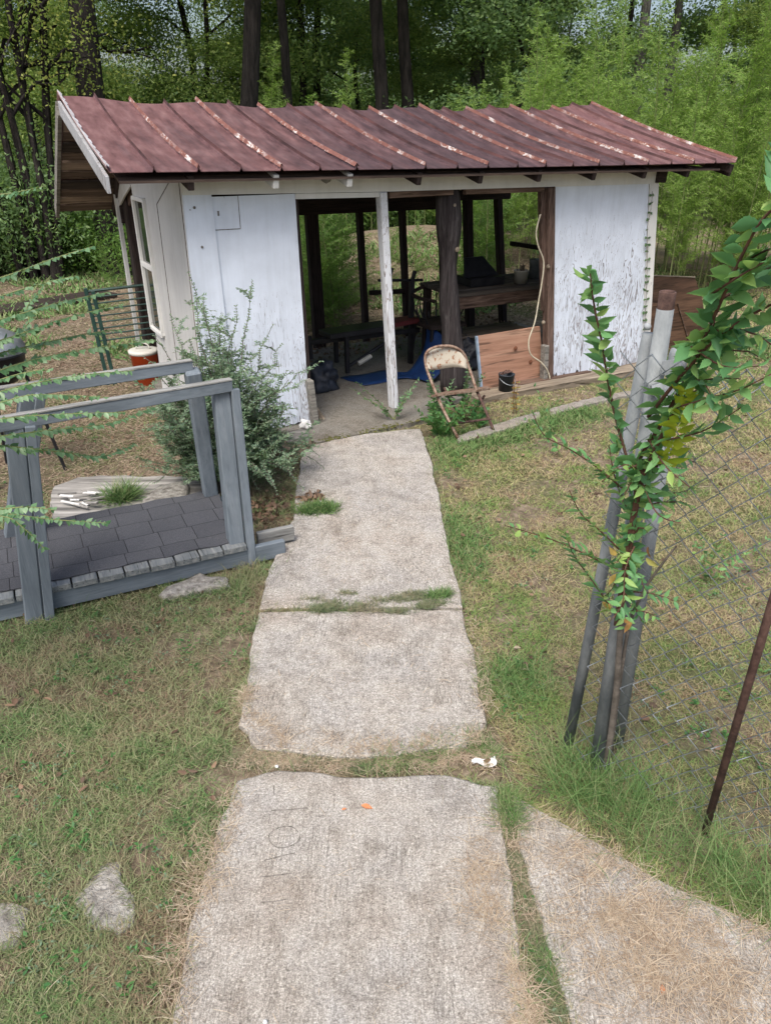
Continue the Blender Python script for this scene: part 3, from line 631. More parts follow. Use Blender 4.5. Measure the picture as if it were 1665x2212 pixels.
# captain chair behind the pole
ac = lt('wooden_armchair', 'dark wooden captain chair with spindle arms behind the old round pole', 'chair', 1.05, 1.0, SZ)
b = MB(); b.box((.0, 0, .43), (.42, .40, .04)); b.build('seat', MT['dark_h'], ac)
for sx in (-.17, .17):
    for sy in (-.16, .16): b = MB(); b.tube([(sx * 1.2, sy * 1.2, 0), (sx, sy, .42)], [.014, .02], 8); b.build('leg', MT['black'], ac)
b = MB(); b.tube(smooth_path([(-.17, -.19, .69), (-.24, 0, .70), (-.20, .18, .72), (0, .22, .76), (.20, .18, .72), (.24, 0, .70), (.17, -.19, .69)]), .019, 8); b.build('arm_rail', MT['dark_h'], ac)
b = MB()
for sx, sy in ((-.21, -.1), (-.22, .02), (-.18, .14), (-.09, .19), (0, .2), (.09, .19), (.18, .14), (.22, .02), (.21, -.1)): b.tube([(sx * .85, sy * .85, .44), (sx * 1.12, sy * 1.05, .57), (sx, sy, .70)], .009, 6)
b.build('spindles', MT['black'], ac)
# work table
tb = lt('work_table', 'dark plank work table along the right side of the shed', 'table', 1.0, .62, SZ)
for i in range(4):
    b = MB(); b.box((.95, .08 + i * .17, .76 + .004 * i), (1.9, .16, .035)); b.build('tabletop', M_wood('grey_dirty_plank', (.04, .032, .027), (.09, .075, .062), (.16, .14, .12), 0, 5) if i == 0 else MT['tt'], tb)
    if i == 0: MT['tt'] = tb.children[0].data.materials[0]
b = MB(); b.box((.95, .01, .685), (1.88, .03, .11)); b.build('apron', MT['brown_h'], tb)
for x in (.05, 1.85):
    for y in (.06, .60): b = MB(); b.box((x, y, .37), (.07, .07, .74)); b.build('leg', MT['dark'], tb)
b = MB(); b.box((.5, .25, .32), (.95, .35, .025)); b.build('shelf', MT['tt'], tb)
def bucket(name, label, cat, u, wv, z, r, h, m, rim=None, handle=False, group=None):
    o = lt(name, label, cat, u, wv, z, group=group); b = MB()
    b.lathe([(0, .003), (r * .82, .003), (r * .86, .0), (r * .97, h * .93), (r * 1.03, h * .94), (r * 1.03, h), (r * .95, h), (r * .80, h * .05), (0, h * .04)], n=28)
    b.build('bucket_body', MT[m], o, True)
    if rim: q = MB(); q.lathe([(r * 1.035, h * .90), (r * 1.07, h * .91), (r * 1.07, h * 1.02), (r * .5, h * 1.035), (0, h * 1.035)], n=28); q.build('lid', MT[rim], o, True)
    if handle:
        q = MB(); pts = [Vector((math.cos(a) * r * 1.05, -math.sin(a) * r * 1.2, h * .80 - math.sin(a) * h * .35)) for a in np.linspace(0, math.pi, 14)]; q.tube(pts, .0028, 6); q.build('handle', MT['wire'], o)
    return o
TZ = SZ + .785
u, z = FU(1123, 622, .78); bucket('paint_bucket', 'dirty off white bucket holding scraps on the work table', 'bucket', u, .78, TZ, .075, .13, 'offwhite')
q = lt('scrap_bundle', 'bits of sticks and scrap poking out of the off white bucket', 'scrap', u, .78, TZ + .1); b = MB()
for i in range(16): a = U(0, 6.28); r = U(0, .05); b.tube([(r * math.cos(a), r * math.sin(a), 0), (1.4 * r * math.cos(a + .4), 1.4 * r * math.sin(a + .4), U(.03, .085))], .004, 5)
b.build('sticks', MT['sill'], q)
u2, z = FU(1152, 604, .98); o = lt('tin_canister', 'tall grey tin canister behind the bucket on the work table', 'canister', u2, .98, TZ); b = MB(); b.lathe([(0, 0), (.055, 0), (.056, .17), (.06, .175), (.06, .19), (0, .192)], n=24); b.build('canister_body', MT['grey_can'], o, True)
u3, z = FU(1035, 615, .95); o = lt('black_tool_case', 'black open tool case with slanted lid on the work table', 'tool case', u3, .95, TZ); b = MB(); b.box((0, 0, .04), (.42, .30, .08)); b.build('case_body', MT['black'], o); b = MB(); b.beam((-.18, .02, .10), (.14, .10, .10), .03, .02); b.prism([(-.20, -.02, .08), (.22, -.02, .08), (.10, .10, .25), (-.12, .10, .25)], (0, .02, 0)); b.build('case_lid', MT['black'], o)
# pine panel leaning inside the jamb
pn = lt('pine_board', 'reddish pine board panel with knots leaning against the brown jamb', 'board', 0, .0, SZ); P4 = [FU(1045, 845, .02), FU(1172, 830, .06), FU(1166, 704, .10), FU(1029, 725, .12)]
for k in range(3):
    t0, t1 = k / 3, (k + .99) / 3
    def lp(t, a, b_): return (a[0] + (b_[0] - a[0]) * t, a[1] + (b_[1] - a[1]) * t)
    q = MB(); A0, A1, B0, B1 = lp(t0, P4[0], P4[3]), lp(t1, P4[0], P4[3]), lp(t0, P4[1], P4[2]), lp(t1, P4[1], P4[2])
    q.prism([(A0[0], .04 + .06 * t0, max(0, A0[1] - SZ)), (B0[0], .04 + .06 * t0, max(0, B0[1] - SZ)), (B1[0], .04 + .06 * t1, B1[1] - SZ), (A1[0], .04 + .06 * t1, A1[1] - SZ)], (0, .02, 0)); q.build('plank', MT['pine'], pn)
q = MB(); q.beam((P4[0][0] - .008, .05, 0), (P4[3][0] - .008, .11, P4[3][1] - SZ), .03, .018, (1, 0, 0)); q.build('edge_strip', M_noise('pale_blue_paint', (.20, .28, .38), (.32, .40, .50), 10), pn)
knm = M_noise('pine_knot', (.12, .045, .025), (.22, .09, .05), 60)
for px, py in ((1116, 753), (1147, 782), (1102, 806)):
    u, z = FU(px, py, .05); kn = MB()
    for rr_, yy in ((.022, .0), (.012, -.002)): kn.lathe([(rr_, 0), (rr_ * .7, .003), (0, .004)], (u, .045 + yy + .03 * (z / .5), z - SZ), 14, Matrix.Rotation(math.radians(90), 3, 'X'))
    kn.build('knot', knm, pn)
# black pail outside
bucket('black_pail', 'small black metal pail with wire handle on the timber sill', 'pail', FU(1090, 866, -.13)[0], -.13, .065, .075, .155, 'pail', None, True)
o = lt('rusty_lid_scrap', 'rusty scrap of metal lying across the top of the black pail', 'scrap metal', FU(1090, 866, -.13)[0], -.13, .225); b = MB(); b.beam((-.07, 0, 0), (.06, .02, .012), .05, .006); b.tube(smooth_path([(-.05, .0, .0), (-.06, -.03, .03), (-.03, -.03, .04)]), .005, 6); b.build('scrap_plate', MT['rust2'], o)
# blue mat: lies on the floor and curls up over the bench strut
mv = []; mf = []; nn = 24; mm = 6
A_, B_ = G(742, 818, SZ), G(860, 822, SZ); pa = smooth_path([G(735, 815, SZ + .01), G(830, 800, SZ + .02), wld(.55, .75, .10), wld(.80, .85, .30), wld(.88, .95, .50)], 6)
pb = smooth_path([G(790, 832, SZ + .01), G(880, 815, SZ + .02), wld(.62, .42, .08), wld(.92, .55, .24), wld(1.02, .75, .36)], 6)
for a, c in zip(pa, pb):
    for j in range(mm + 1): mv.append(a.lerp(c, j / mm) + Vector((0, 0, .006 * math.sin(j * 2.1 + len(mv) * .2))))
for i in range(len(pa) - 1):
    for j in range(mm): mf.append((i * (mm + 1) + j, i * (mm + 1) + j + 1, (i + 1) * (mm + 1) + j + 1, (i + 1) * (mm + 1) + j))
b = MB(); b.add(mv, mf); o = tag(b.build('floor_mat', MT['bluemat'], None, True), 'navy blue vinyl mat lying on the shed floor and curling up at one end', 'mat'); md = o.modifiers.new('t', 'SOLIDIFY'); md.thickness = .008
# bags
def blob(name, label, cat, p, sz, m, seed, sub=4, jag=.18):
    import bmesh
    from mathutils import noise
    bm = bmesh.new(); bmesh.ops.create_icosphere(bm, subdivisions=sub, radius=1)
    for v in bm.verts:
        n = noise.noise(v.co * 1.7 + Vector((seed, 0, 0))) * jag * 2 + noise.noise(v.co * 4.5 + Vector((seed, 3, 0))) * jag
        ridge_ = 1 - abs(noise.noise(v.co * 3.0 + Vector((0, seed, 0)))) * 2
        v.co *= 1 + n + .06 * ridge_
        v.co.z = max(v.co.z, -.55)
        v.co = Vector((v.co.x * sz[0], v.co.y * sz[1], (v.co.z + .55) * sz[2]))
    me = bpy.data.meshes.new(name); bm.to_mesh(me); bm.free(); o = link(name, me, MT[m], None, True); o.location = p
    return tag(o, label, cat)
blob('plastic_bag', 'crumpled dark bin bag on the concrete floor just inside the left opening', 'bag', G(690, 838, SZ) + Vector((0, .0, 0)), (.17, .17, .16), 'bag', 3.1)
blob('plastic_bag', 'dark stuffed bag in the shade under the weight bench', 'bag', wld(-.55, 1.55, SZ), (.28, .22, .28), 'bag', 8.4)
blob('cloth_heap', 'blue grey heap of cloth on the floor behind the round pole', 'cloth', wld(1.22, .75, SZ), (.16, .15, .20), 'bag', 5.4)
blob('white_rag', 'small white rag at the foot of the left opening', 'rag', G(660, 925, .05), (.045, .03, .05), 'cloth', 2.0, 3, .3)
o = lt('wood_strips', 'short bundle of yellowish wood strips leaning at the left jamb', 'wood strips', -.78, .03, SZ); b = MB()
for k in range(4): b.beam((.0 + .025 * k, -.01 * k, 0), (-.03 + .01 * k, .03, .24 - .03 * k), .012, .02, (1, 0, 0))
b.build('strips', MT['sill'], o)
# white cord
pts = [FU(x, y, -.06) for x, y in ((1167, 462), (1158, 500), (1162, 530), (1174, 565), (1170, 610), (1163, 650), (1155, 695), (1142, 735), (1146, 765), (1168, 782), (1182, 800), (1187, 820), (1178, 836), (1165, 833))]
o = lt('hanging_cord', 'cream coloured electric cord hanging down the brown jamb', 'cord', 0, 0); b = MB(); b.tube(smooth_path([(u, -.06, z) for u, z in pts], 5), .0065, 8); b.build('cord_line', MT['cord'], o, True)
# boards leaning by the right corner
o = lt('plywood_board', 'brown stained plywood sheet with cut corner leaning behind the right end of the shed', 'board', 0, 0)
pp = [FU(x, y, .55) for x, y in ((1400, 594), (1500, 598), (1515, 640), (1545, 800), (1400, 800))]; b = MB(); b.prism([(u, .55 - .0, z) for u, z in pp], (.0, .02, 0)); b.build('sheet', MT['ply'], o)
b = MB(); b.beam((pp[0][0], .545, pp[0][1]), (pp[1][0], .545, pp[1][1]), .02, .012); b.build('sheet_edge', MT['sill'], o)
o = lt('plywood_board', 'smaller dark plywood offcut leaning in front of the big stained sheet', 'board', 0, 0)
pp = [FU(x, y, .35) for x, y in ((1400, 655), (1462, 655), (1505, 800), (1400, 812))]; b = MB(); b.prism([(u, .35, z) for u, z in pp], (.0, .018, 0)); b.build('sheet', MT['ply'], o)
b = MB(); b.beam((pp[1][0], .345, pp[1][1]), (pp[2][0], .345, pp[2][1]), .018, .012); b.build('sheet_edge', MT['brown_h'], o)
# concrete curb pieces on the grass
tag(slab('curb', gp([(985, 942), (1070, 915), (1165, 888), (1170, 900), (1080, 930), (990, 956)], .03), .03, .06, MT['curb'], .006), 'pale broken strip of concrete edging on the grass beside the rusty chair', 'concrete strip')
tag(slab('curb', gp([(1185, 882), (1290, 856), (1370, 842), (1372, 850), (1290, 868), (1190, 895)], .03), .03, .06, MT['curb'], .006), 'pale strip of concrete edging on the grass below the right white wall', 'concrete strip')
# folding chair
fc = empty('folding_chair', G(985, 935), 0, 'rusty metal folding chair standing in weeds in front of the shed', 'chair')
c0 = fc.location
def cv(x, y, d): return DP(x, y, d) - c0
BT = 6.02
bl_, br_ = cv(930, 800, BT - .05), cv(1032, 780, BT + .12)
# back rest: curved sheet
bk = MB(); nv = 14; top = [(921, 785), (918, 772), (924, 760), (936, 753), (955, 749), (975, 750), (992, 757), (1006, 775), (1012, 795)]; bot = [(930, 797), (932, 798), (938, 799), (948, 798), (962, 795), (978, 793), (990, 793), (1000, 794), (1008, 796)]
vv = []
for j in range(5):
    for i, (t_, b_) in enumerate(zip(top, bot)):
        q = i / (len(top) - 1); d = BT + .10 * q + .05 * math.sin(math.pi * q); s_ = j / 4
        vv.append(cv(t_[0] + (b_[0] - t_[0]) * s_, t_[1] + (b_[1] - t_[1]) * s_, d - .02 * s_))
n = len(top); bk.add(vv, [(j * n + i, (j + 1) * n + i, (j + 1) * n + i + 1, j * n + i + 1) for j in range(4) for i in range(n - 1)])
o = bk.build('backrest', MT['chairpaint'], fc, True); md = o.modifiers.new('t', 'SOLIDIFY'); md.thickness = .012
q = MB(); q.tube(smooth_path([cv(990, 948, 5.66), cv(955, 880, 5.80), cv(932, 825, 5.93), cv(919, 785, BT + .01), cv(921, 762, BT + .03), cv(936, 751, BT + .05), cv(958, 747, BT + .08), cv(982, 750, BT + .10), cv(1002, 765, BT + .12), cv(1014, 797, BT + .10), cv(1030, 845, 6.0)], 4), .0125, 8); q.build('back_frame', MT['chairmetal'], fc, True)
q = MB(); q.tube(smooth_path([cv(1030, 845, 6.0), cv(1048, 885, 5.9), cv(1066, 930, 5.84)], 3), .012, 8); q.build('leg', MT['rust2'], fc, True)
q = MB(); q.tube([cv(960, 838, 6.1), cv(975, 870, 6.2), cv(1000, 905, 6.3)], .011, 8); q.tube([cv(1046, 855, 6.05), cv(1030, 880, 6.15), cv(1016, 918, 6.25)], .011, 8); q.build('leg', MT['rust2'], fc, True)
q = MB(); q.prism([cv(930, 858, 5.78), cv(1030, 846, 5.95), cv(1058, 842, 6.05), cv(1052, 838, 6.25), cv(960, 850, 6.1)], (0, 0, .018)); q.build('seat', MT['chairmetal'], fc)
q = MB(); q.tube([cv(975, 915, 5.70), cv(1056, 905, 5.86)], .010, 8); q.build('crossbar', MT['rust2'], fc)
# orange bucket with white lid
def place_bucket():
    o = empty('orange_bucket', G(320, 828), 0, 'orange plastic bucket with off white lid on the leaf litter left of the shed', 'bucket'); b = MB(); r, h = .13, .33
    b.lathe([(0, 0), (r * .86, 0), (r * .98, h * .9), (r * 1.05, h * .905), (r * 1.05, h * .95), (r, h * .95)], n=28); b.build('bucket_body', MT['orange'], o, True)
    q = MB(); q.lathe([(r * 1.03, h * .92), (r * 1.10, h * .925), (r * 1.10, h * 1.02), (r * .9, h * 1.04), (0, h * 1.04)], n=28); q.build('lid', MT['offwhite'], o, True)
    q = MB(); q.tube([(math.cos(a) * r * .5, 0, h * 1.04 + math.sin(a) * .06) for a in np.linspace(0, math.pi, 12)], .008, 6); q.build('handle', MT['offwhite'], o, True)
place_bucket()
# green steel panel
gt = empty('steel_gate', G(235, 832), math.radians(20), 'dark green steel gate panel with thin horizontal bars standing left of the shed', 'gate')
for x, hgt in ((0, .93), (.06, .90), (.95, .98)): b = MB(); b.beam((x, x * .05, 0), (x - .06, 0, hgt), .035, .035, (1, 0, 0)); b.build('upright', MT['green'], gt)
for k in range(9): z = .90 - k * .058; b = MB(); b.tube([(-.04, 0, z), (.92, 0, z + .05)], .008 if k else .014, 6); b.build('bar', MT['green'], gt)
# kettle grill at the left edge
kg = empty('metal_pot', DP(2, 1000, 3.9) * 1, 0, 'dark round cooker with dull metal lid half out of the left side of the frame', 'cooker'); kg.location = (-2.15, 4.05, 0)
kg.location = (DP(-5, 780, 5.0).x, 5.0, 0); kz = DP(0, 780, 5.0).z
b = MB(); b.lathe([(0, kz - .16), (.10, kz - .14), (.17, kz - .05), (.175, kz + .04), (.19, kz + .045), (.18, kz + .06)], n=28); b.build('bowl', MT['black'], kg, True)
b = MB(); b.lathe([(.185, kz + .06), (.19, kz + .10), (.15, kz + .17), (.08, kz + .21), (0, kz + .22)], n=28); b.build('lid', MT['kettle'], kg, True)
b = MB(); b.lathe([(.025, kz + .215), (.03, kz + .25), (0, kz + .26)], n=12); b.build('knob', MT['black'], kg, True)
for a in (0.3, 2.4, 4.5): b = MB(); b.tube([(.15 * math.cos(a), .15 * math.sin(a), kz - .08), (.28 * math.cos(a), .28 * math.sin(a), 0)], .012, 6); b.build('leg', MT['black'], kg)
# plank lying in the far yard
a, c = G(60, 690), G(235, 640); b = MB(); b.beam(a + Vector((-.8, 0, .04)), c + Vector((0, 0, .05)), .5, .06); tag(b.build('fallen_board', MT['dark_h']), 'dark flat board lying on leaf litter in the far left yard', 'board')
# ------------------------------------------------------------------ ramp with handrails
e1 = Vector((.9, .436, 0)); e1.normalize(); e2 = Vector((-e1.y, e1.x, 0)); RB = Vector((-.81, 3.67, 0)); ra = math.atan2(e1.y, e1.x)
rp = empty('wooden_ramp', RB, ra, 'blue grey wooden ramp with handrails and black shingle surface', 'ramp')
def rl(p): p = Vector(p) - RB; return Vector((p.dot(e1), p.dot(e2), p.z))
RW_ = .76; ZD = .155
EXCL.append(np.array([tuple(RB + e1 * a + e2 * c)[:2] for a, c in ((-2.6, 0), (.12, 0), (.12, RW_), (-2.6, RW_))]))
x = -2.6
while x < .02:
    wd = random.uniform(.128, .136); b = MB(); b.box((x + wd / 2, RW_ / 2 + random.uniform(-.008, .008), ZD - .02), (wd - .008, RW_ + .03, .036)); b.build('deck_plank', MT['plankend'], rp); x += wd
b = MB(); b.box((-1.16, .025, ZD - .088), (2.85, .038, .10)); b.build('rim_joist', MT['bw_x'], rp)
b = MB(); b.box((-1.16, RW_ - .025, ZD - .088), (2.85, .038, .10)); b.build('rim_joist', MT['bw_x'], rp)
b = MB(); b.box((.245, .12, ZD - .055), (.22, .035, .09)); b.build('end_block', MT['railwood'], rp)
sh = MB(); nn = 30
vs = []; fs = []
for i in range(nn + 1):
    for j in range(9):
        xx = -2.6 + 2.66 * i / nn; yy = .048 + (RW_ - .03) * j / 8; vs.append((xx + .01 * math.sin(j * 3), yy + (.008 * math.sin(i * 2.2) if j in (0, 8) else 0), ZD + .006 + .003 * math.sin(i * 1.7 + j)))
for i in range(nn):
    for j in range(8): fs.append((i * 9 + j, (i + 1) * 9 + j, (i + 1) * 9 + j + 1, i * 9 + j + 1))
sh.add(vs, fs); o = sh.build('shingle_surface', MT['shingle'], rp); md = o.modifiers.new('t', 'SOLIDIFY'); md.thickness = .006
RT = 1.03
def rpost(base, top, wide, bracex, back=False):
    a, t = rl(base), rl(top); b = MB(); b.beam(a + Vector((0, 0, -.05)), t, .085, wide, (1, 0, 0)); b.build('post', MT['bw_z'], rp)
    if bracex:
        b = MB(); b.beam(a + Vector((bracex, -.045, -.05)), t + Vector((bracex * .95, -.045, 0)), .036, .046, (1, 0, 0)); b.build('post_board', MT['bw_z'], rp)
Bt, At = G(475, 838, RT - .02), G(30, 918, RT - .02); Dt, Ct = G(415, 800, RT - .02), G(60, 850, RT - .02)
Bb, Ab = G(515, 1222), G(72, 1335)
rpost(Bb, Bt, .088, .070); rpost(Ab, At, .088, .070); rpost(Bb + e2 * .72 + e1 * .04, Dt, .085, 0); rpost(Ab + e2 * .74 - e1 * .1, Ct, .08, .062)
def rail(p, q, nm='handrail'):
    a, c = rl(p), rl(q); b = MB(); b.beam(a, c, .038, .058); b.build(nm, MT['bw_x'], rp)
    b = MB(); b.beam(a + Vector((0, 0, .034)), c + Vector((0, 0, .034)), .044, .008); b.build('rail_cap', MT['railwood'], rp)
a, c = G(36, 912, RT), G(500, 832, RT); dv = (a - c); rail(c, c + dv * 2.2)
a, c = G(45, 845, RT), G(415, 790, RT); dv = (a - c); rail(c, c + dv * 2.0)
# log slab and debris beside ramp
lg = MB(); lgp = gp([(108, 1085), (120, 1050), (170, 1030), (300, 1028), (395, 1032), (440, 1040), (450, 1075), (400, 1100), (300, 1118), (230, 1145), (150, 1140), (110, 1120)], .05)
o = slab('fallen_log', lgp, .055, .08, MT['log'], .012, True, .03); tag(o, 'bleached grey flat log lying behind the ramp', 'log')
STN = []
def stone(name, label, pts, z, jit=.012, m='stone', cat='stone'):
    P = rough_poly(gp(pts, z), .05, jit); n = len(P); cx_, cy_ = np.mean([p[0] for p in P]), np.mean([p[1] for p in P]); rings = []
    b = MB(); vs = []
    for k, (f, zz) in enumerate(((1.03, -.04), (1.0, z * .6), (.93, z * .92), (.7, z), (.35, z * 1.05))):
        for p in P: vs.append((cx_ + (p[0] - cx_) * f, cy_ + (p[1] - cy_) * f, zz + random.gauss(0, .003) * (k > 0)))
    vs.append((cx_, cy_, z))
    fs = [(k * n + i, k * n + (i + 1) % n, (k + 1) * n + (i + 1) % n, (k + 1) * n + i) for k in range(4) for i in range(n)] + [(4 * n + i, 4 * n + (i + 1) % n, 5 * n) for i in range(n)]
    b.add(vs, fs); EXCL.append(np.array(P)); STN.append(np.array(P)); return tag(b.build(name, MT[m], None, True), label, cat)
stone('stone', 'flat pale stone on the lawn in front of the ramp', [(338, 1278), (372, 1255), (430, 1240), (500, 1243), (498, 1262), (430, 1272), (360, 1284)], .04)
stone('stone', 'pale angular stone slab set in the grass left of the near path', [(158, 1958), (185, 1900), (225, 1862), (262, 1862), (268, 1900), (274, 1940), (288, 1985), (255, 2025), (225, 2012), (195, 2018)], .018)
stone('stone', 'grey stone sunk in the grass at the lower left edge', [(-120, 2000), (-60, 1945), (40, 1940), (70, 1960), (45, 2040), (-90, 2060)], .012)
stone('stone', 'low rock beside the bleached log behind the ramp', [(305, 1080), (340, 1045), (400, 1035), (410, 1070), (360, 1092), (310, 1095)], .10)
stone('block', 'mossy block at the bottom corner of the shed left wall', [(590, 965), (600, 945), (668, 930), (672, 950), (650, 965), (600, 975)], .10, .008, 'brick', 'block')
stone('block', 'small weathered concrete block at the left foot of the shed opening', [(612, 935), (650, 922), (668, 925), (666, 942), (620, 950)], .14, .004, 'greywood', 'block')
o = empty('splintered_wood', G(150, 1100), 0, 'heap of bleached splintered wood beside the ramp', 'wood scraps')
for i in range(16):
    a = Vector((U(-.12, .18), U(-.08, .12), .07 + U(0, .03))); th = U(-.6, .5); L_ = U(.05, .17); b = MB(); b.beam(a, a + Vector((math.cos(th) * L_, math.sin(th) * L_, U(-.02, .02))), U(.01, .035), .008); b.build('splinter', MT['log'] if i % 3 else MT['cloth'], o)

# ------------------------------------------------------------------ chain link fence
PB = Vector((.82, 2.17, 0)); fd = (Vector((1.12, 1.87, 0)) - PB).normalized()
fe = empty('chain_link_fence', PB, 0, 'sagging galvanised chain link fence ending at leaning steel posts beside the path', 'fence')
tp = DP(1440, 645, 2.12)
b = MB(); ax = (tp - PB); b.tube([Vector((0, 0, -.1)), ax * .985], [.031, .0235], 20); b.build('post', MT['galv'], fe, True)
rt = (ax.to_track_quat('Z', 'Y')).to_matrix()
b = MB(); b.lathe([(.0225, -.0), (.023, .045), (.0215, .047), (.019, .045), (.019, -.0)], ax * .985, 20, rt); b.build('post_top', MT['rust2'], fe, True)
b = MB(); b.tube([DP(1225, 1618, 2.27) - PB, DP(1402, 720, 2.18) - PB], .020, 14); b.build('brace_post', MT['galv'], fe, True)
pc = DP(1466, 760, 2.42); pb_ = Vector((.93, 2.30, 0)); b = MB(); b.tube([pb_ - PB, pc - PB], .025, 18); b.build('post', MT['galv'], fe, True)
rt2 = ((pc - pb_).to_track_quat('Z', 'Y')).to_matrix(); b = MB(); b.lathe([(.027, -.05), (.030, -.047), (.030, -.008), (.025, .010), (.0, .015)], pc - PB, 20, rt2); b.build('post_cap', MT['galv2'], fe, True)
b = MB()
for zz in (.86, .70): b.lathe([(.0255, -.012), (.0275, 0), (.0255, .012)], ax * zz, 18, rt)
b.beam(ax * .86 + Vector((-.02, -.04, 0)), ax * .86 + Vector((.05, -.035, .02)), .01, .03); b.build('tension_band', MT['galv2'], fe, True)
b = MB(); b.prism([ax * .885 + Vector((.0, -.034, 0)), ax * .885 + Vector((.045, -.03, -.004)), ax * .885 + Vector((.04, -.032, .045)), ax * .885 + Vector((.0, -.036, .04))], (0, .002, 0)); b.build('metal_tab', MT['galv2'], fe)
b = MB(); p0 = DP(1398, 705, 2.12) - PB; b.lathe([(0, -.01), (.008, -.009), (.011, 0), (.008, .008), (0, .010)], p0, 14); b.build('bolt', MT['galv2'], fe, True)
# mesh : zigzag pickets
cell = .045; nz = 1.66; cols = 38; b = MB(); Vs = []; Fs = []
def fpt(s, z, off):
    bow = .03 * math.sin(s * 2.3 + z * 1.5) + .025 * math.sin(z * 3.5 + s)
    lean = ax * (z / ax.z)
    k = max(0, 1 - s / .5)
    base = fd * s + Vector((0, 0, z)); base.x += lean.x * k; base.y += lean.y * k
    n = Vector((-fd.y, fd.x, 0)) * (off + bow)
    return base + n + Vector((-.0, -.0, 0)) - Vector((.015 * k, .045 * k, 0))
rows = int(nz / cell)
for i in range(cols):
    pts = []
    for j in range(rows + 1):
        side = (i + j) % 2; pts.append(fpt((i + side * 1.04) * .043 - .11, .02 + j * cell + .008 * math.sin(i * .9), .004 if side else -.004))
    b.tube(pts, .0021, 5, False)
b.build('wire_mesh', MT['wire'], fe, True)
b = MB(); b.tube([G(1520, 1802) + Vector((0, 0, -.05)), DP(1665, 1312, 1.76), DP(1730, 1110, 1.66)], .0125, 12); tag(b.build('rusty_stake', MT['rust'], None, True), 'thin rusty iron stake leaning against the chain link fence', 'stake')

# ------------------------------------------------------------------ plants near the camera
def stems_mesh(paths, m, parent, name='stem', n=6):
    b = MB()
    for pts, r0, r1 in paths:
        k = len(pts); b.tube(pts, [r0 + (r1 - r0) * i / (k - 1) for i in range(k)], n, False)
    return b.build(name, m, parent, True)
# elm sapling by the fence post
el = empty('elm_sapling', (0, 0, 0), 0, 'leafy elm sapling with reddish stems growing up through the fence post', 'sapling'); base = G(1300, 1640); el.location = base
def D3(l): return smooth_path([DP(x, y, d) - base for x, y, d in l], 5)
main = [D3([(1342, 1320, 2.06), (1350, 1250, 2.04), (1362, 1180, 2.02), (1385, 1040, 1.98), (1420, 960, 1.90), (1460, 880, 1.84)]),
        D3([(1330, 1350, 2.06), (1352, 1200, 2.03), (1372, 1080, 2.0), (1378, 1000, 2.0), (1425, 920, 1.95), (1485, 810, 1.85), (1530, 710, 1.75), (1580, 600, 1.66), (1635, 490, 1.6), (1700, 420, 1.55)]),
        D3([(1400, 900, 1.95), (1480, 800, 1.80), (1560, 720, 1.72), (1660, 660, 1.66), (1720, 640, 1.6)]),
        D3([(1378, 1060, 2.0), (1345, 960, 2.04), (1318, 850, 2.05), (1300, 740, 2.03), (1283, 660, 2.0), (1275, 590, 1.98)])]
side = [D3([(1350, 1060, 2.0), (1290, 1010, 1.95), (1230, 970, 1.92), (1175, 940, 1.9), (1150, 890, 1.9)]),
        D3([(1350, 1200, 2.0), (1300, 1150, 1.92), (1255, 1110, 1.88), (1230, 1060, 1.86)]),
        D3([(1340, 1235, 2.0), (1270, 1200, 1.9), (1190, 1165, 1.86), (1090, 1135, 1.82)]),
        D3([(1330, 1330, 2.03), (1290, 1270, 1.95), (1240, 1200, 1.92), (1220, 1150, 1.9)]),
        D3([(1400, 950, 1.95), (1440, 1010, 1.85), (1500, 1060, 1.8)]),
        D3([(1460, 880, 1.84), (1530, 860, 1.75), (1600, 840, 1.7), (1680, 800, 1.66)]),
        D3([(1440, 950, 1.86), (1520, 930, 1.78), (1600, 880, 1.75)]),
        D3([(1385, 1040, 1.98), (1420, 1110, 1.9), (1470, 1130, 1.85)]),
        D3([(1365, 1120, 2.02), (1330, 1040, 2.0), (1315, 960, 2.0)]),
        D3([(1530, 640, 1.70), (1590, 600, 1.62), (1660, 560, 1.58), (1720, 530, 1.5)]),
        D3([(1480, 740, 1.78), (1560, 790, 1.70), (1640, 790, 1.62)]),
        D3([(1370, 1180, 2.0), (1350, 1230, 1.96), (1345, 1300, 1.92), (1320, 1340, 1.9)])]
stems_mesh([(main[0], .0085, .005), (main[1], .008, .0025), (main[2], .005, .002), (main[3], .005, .002)], MT['stem'], el, 'trunk', 8)
for _ in range(12):                                     # extra leafy twigs on the upper growth
    k = 1 if random.random() < .6 else (2 if random.random() < .6 else 0); q = main[k][random.randint(len(main[k]) // 3 if k else len(main[0]) // 2, len(main[k]) - 2)]
    d = Vector((U(.0, .22), U(-.15, .1), U(-.06, .16))); side.append(arc(q, q + d, .02, 6, .004))
stems_mesh([(D3([(1310, 1650, 2.14), (1328, 1520, 2.11), (1336, 1420, 2.08), (1342, 1318, 2.06)]), .013, .010)], MT['greystem'], el, 'trunk', 8)
low = []
for _ in range(16):
    q = main[0][random.randint(0, len(main[0]) // 2 + 4)]; low.append(arc(q, q + Vector((U(-.16, .20), U(-.12, .04), U(-.10, .10))), .02, 5, .004))
side += low
lv = Leaves()
lv.sprig(main[1][12:], .032, .090, .042, 0, 1.1, True, .0, .3, .30); lv.sprig(main[2], .032, .084, .038, .1, 1.1, True, .0, .3, .30)
lv.sprig(main[3], .022, .070, .032, .10, 1.0, True, .0, .3, .35); lv.sprig(main[0][7:], .018, .055, .03, 0, 1, True, 0, .3, .4)
for i, p in enumerate(side): lv.sprig(p, .028, .068 if i in (5, 6, 9, 10) or 11 < i < len(side) - 16 else .050, .035 if i in (5, 6, 9, 10) or 11 < i < len(side) - 16 else .022, .08, 1.0, True, .05, .35, .35)
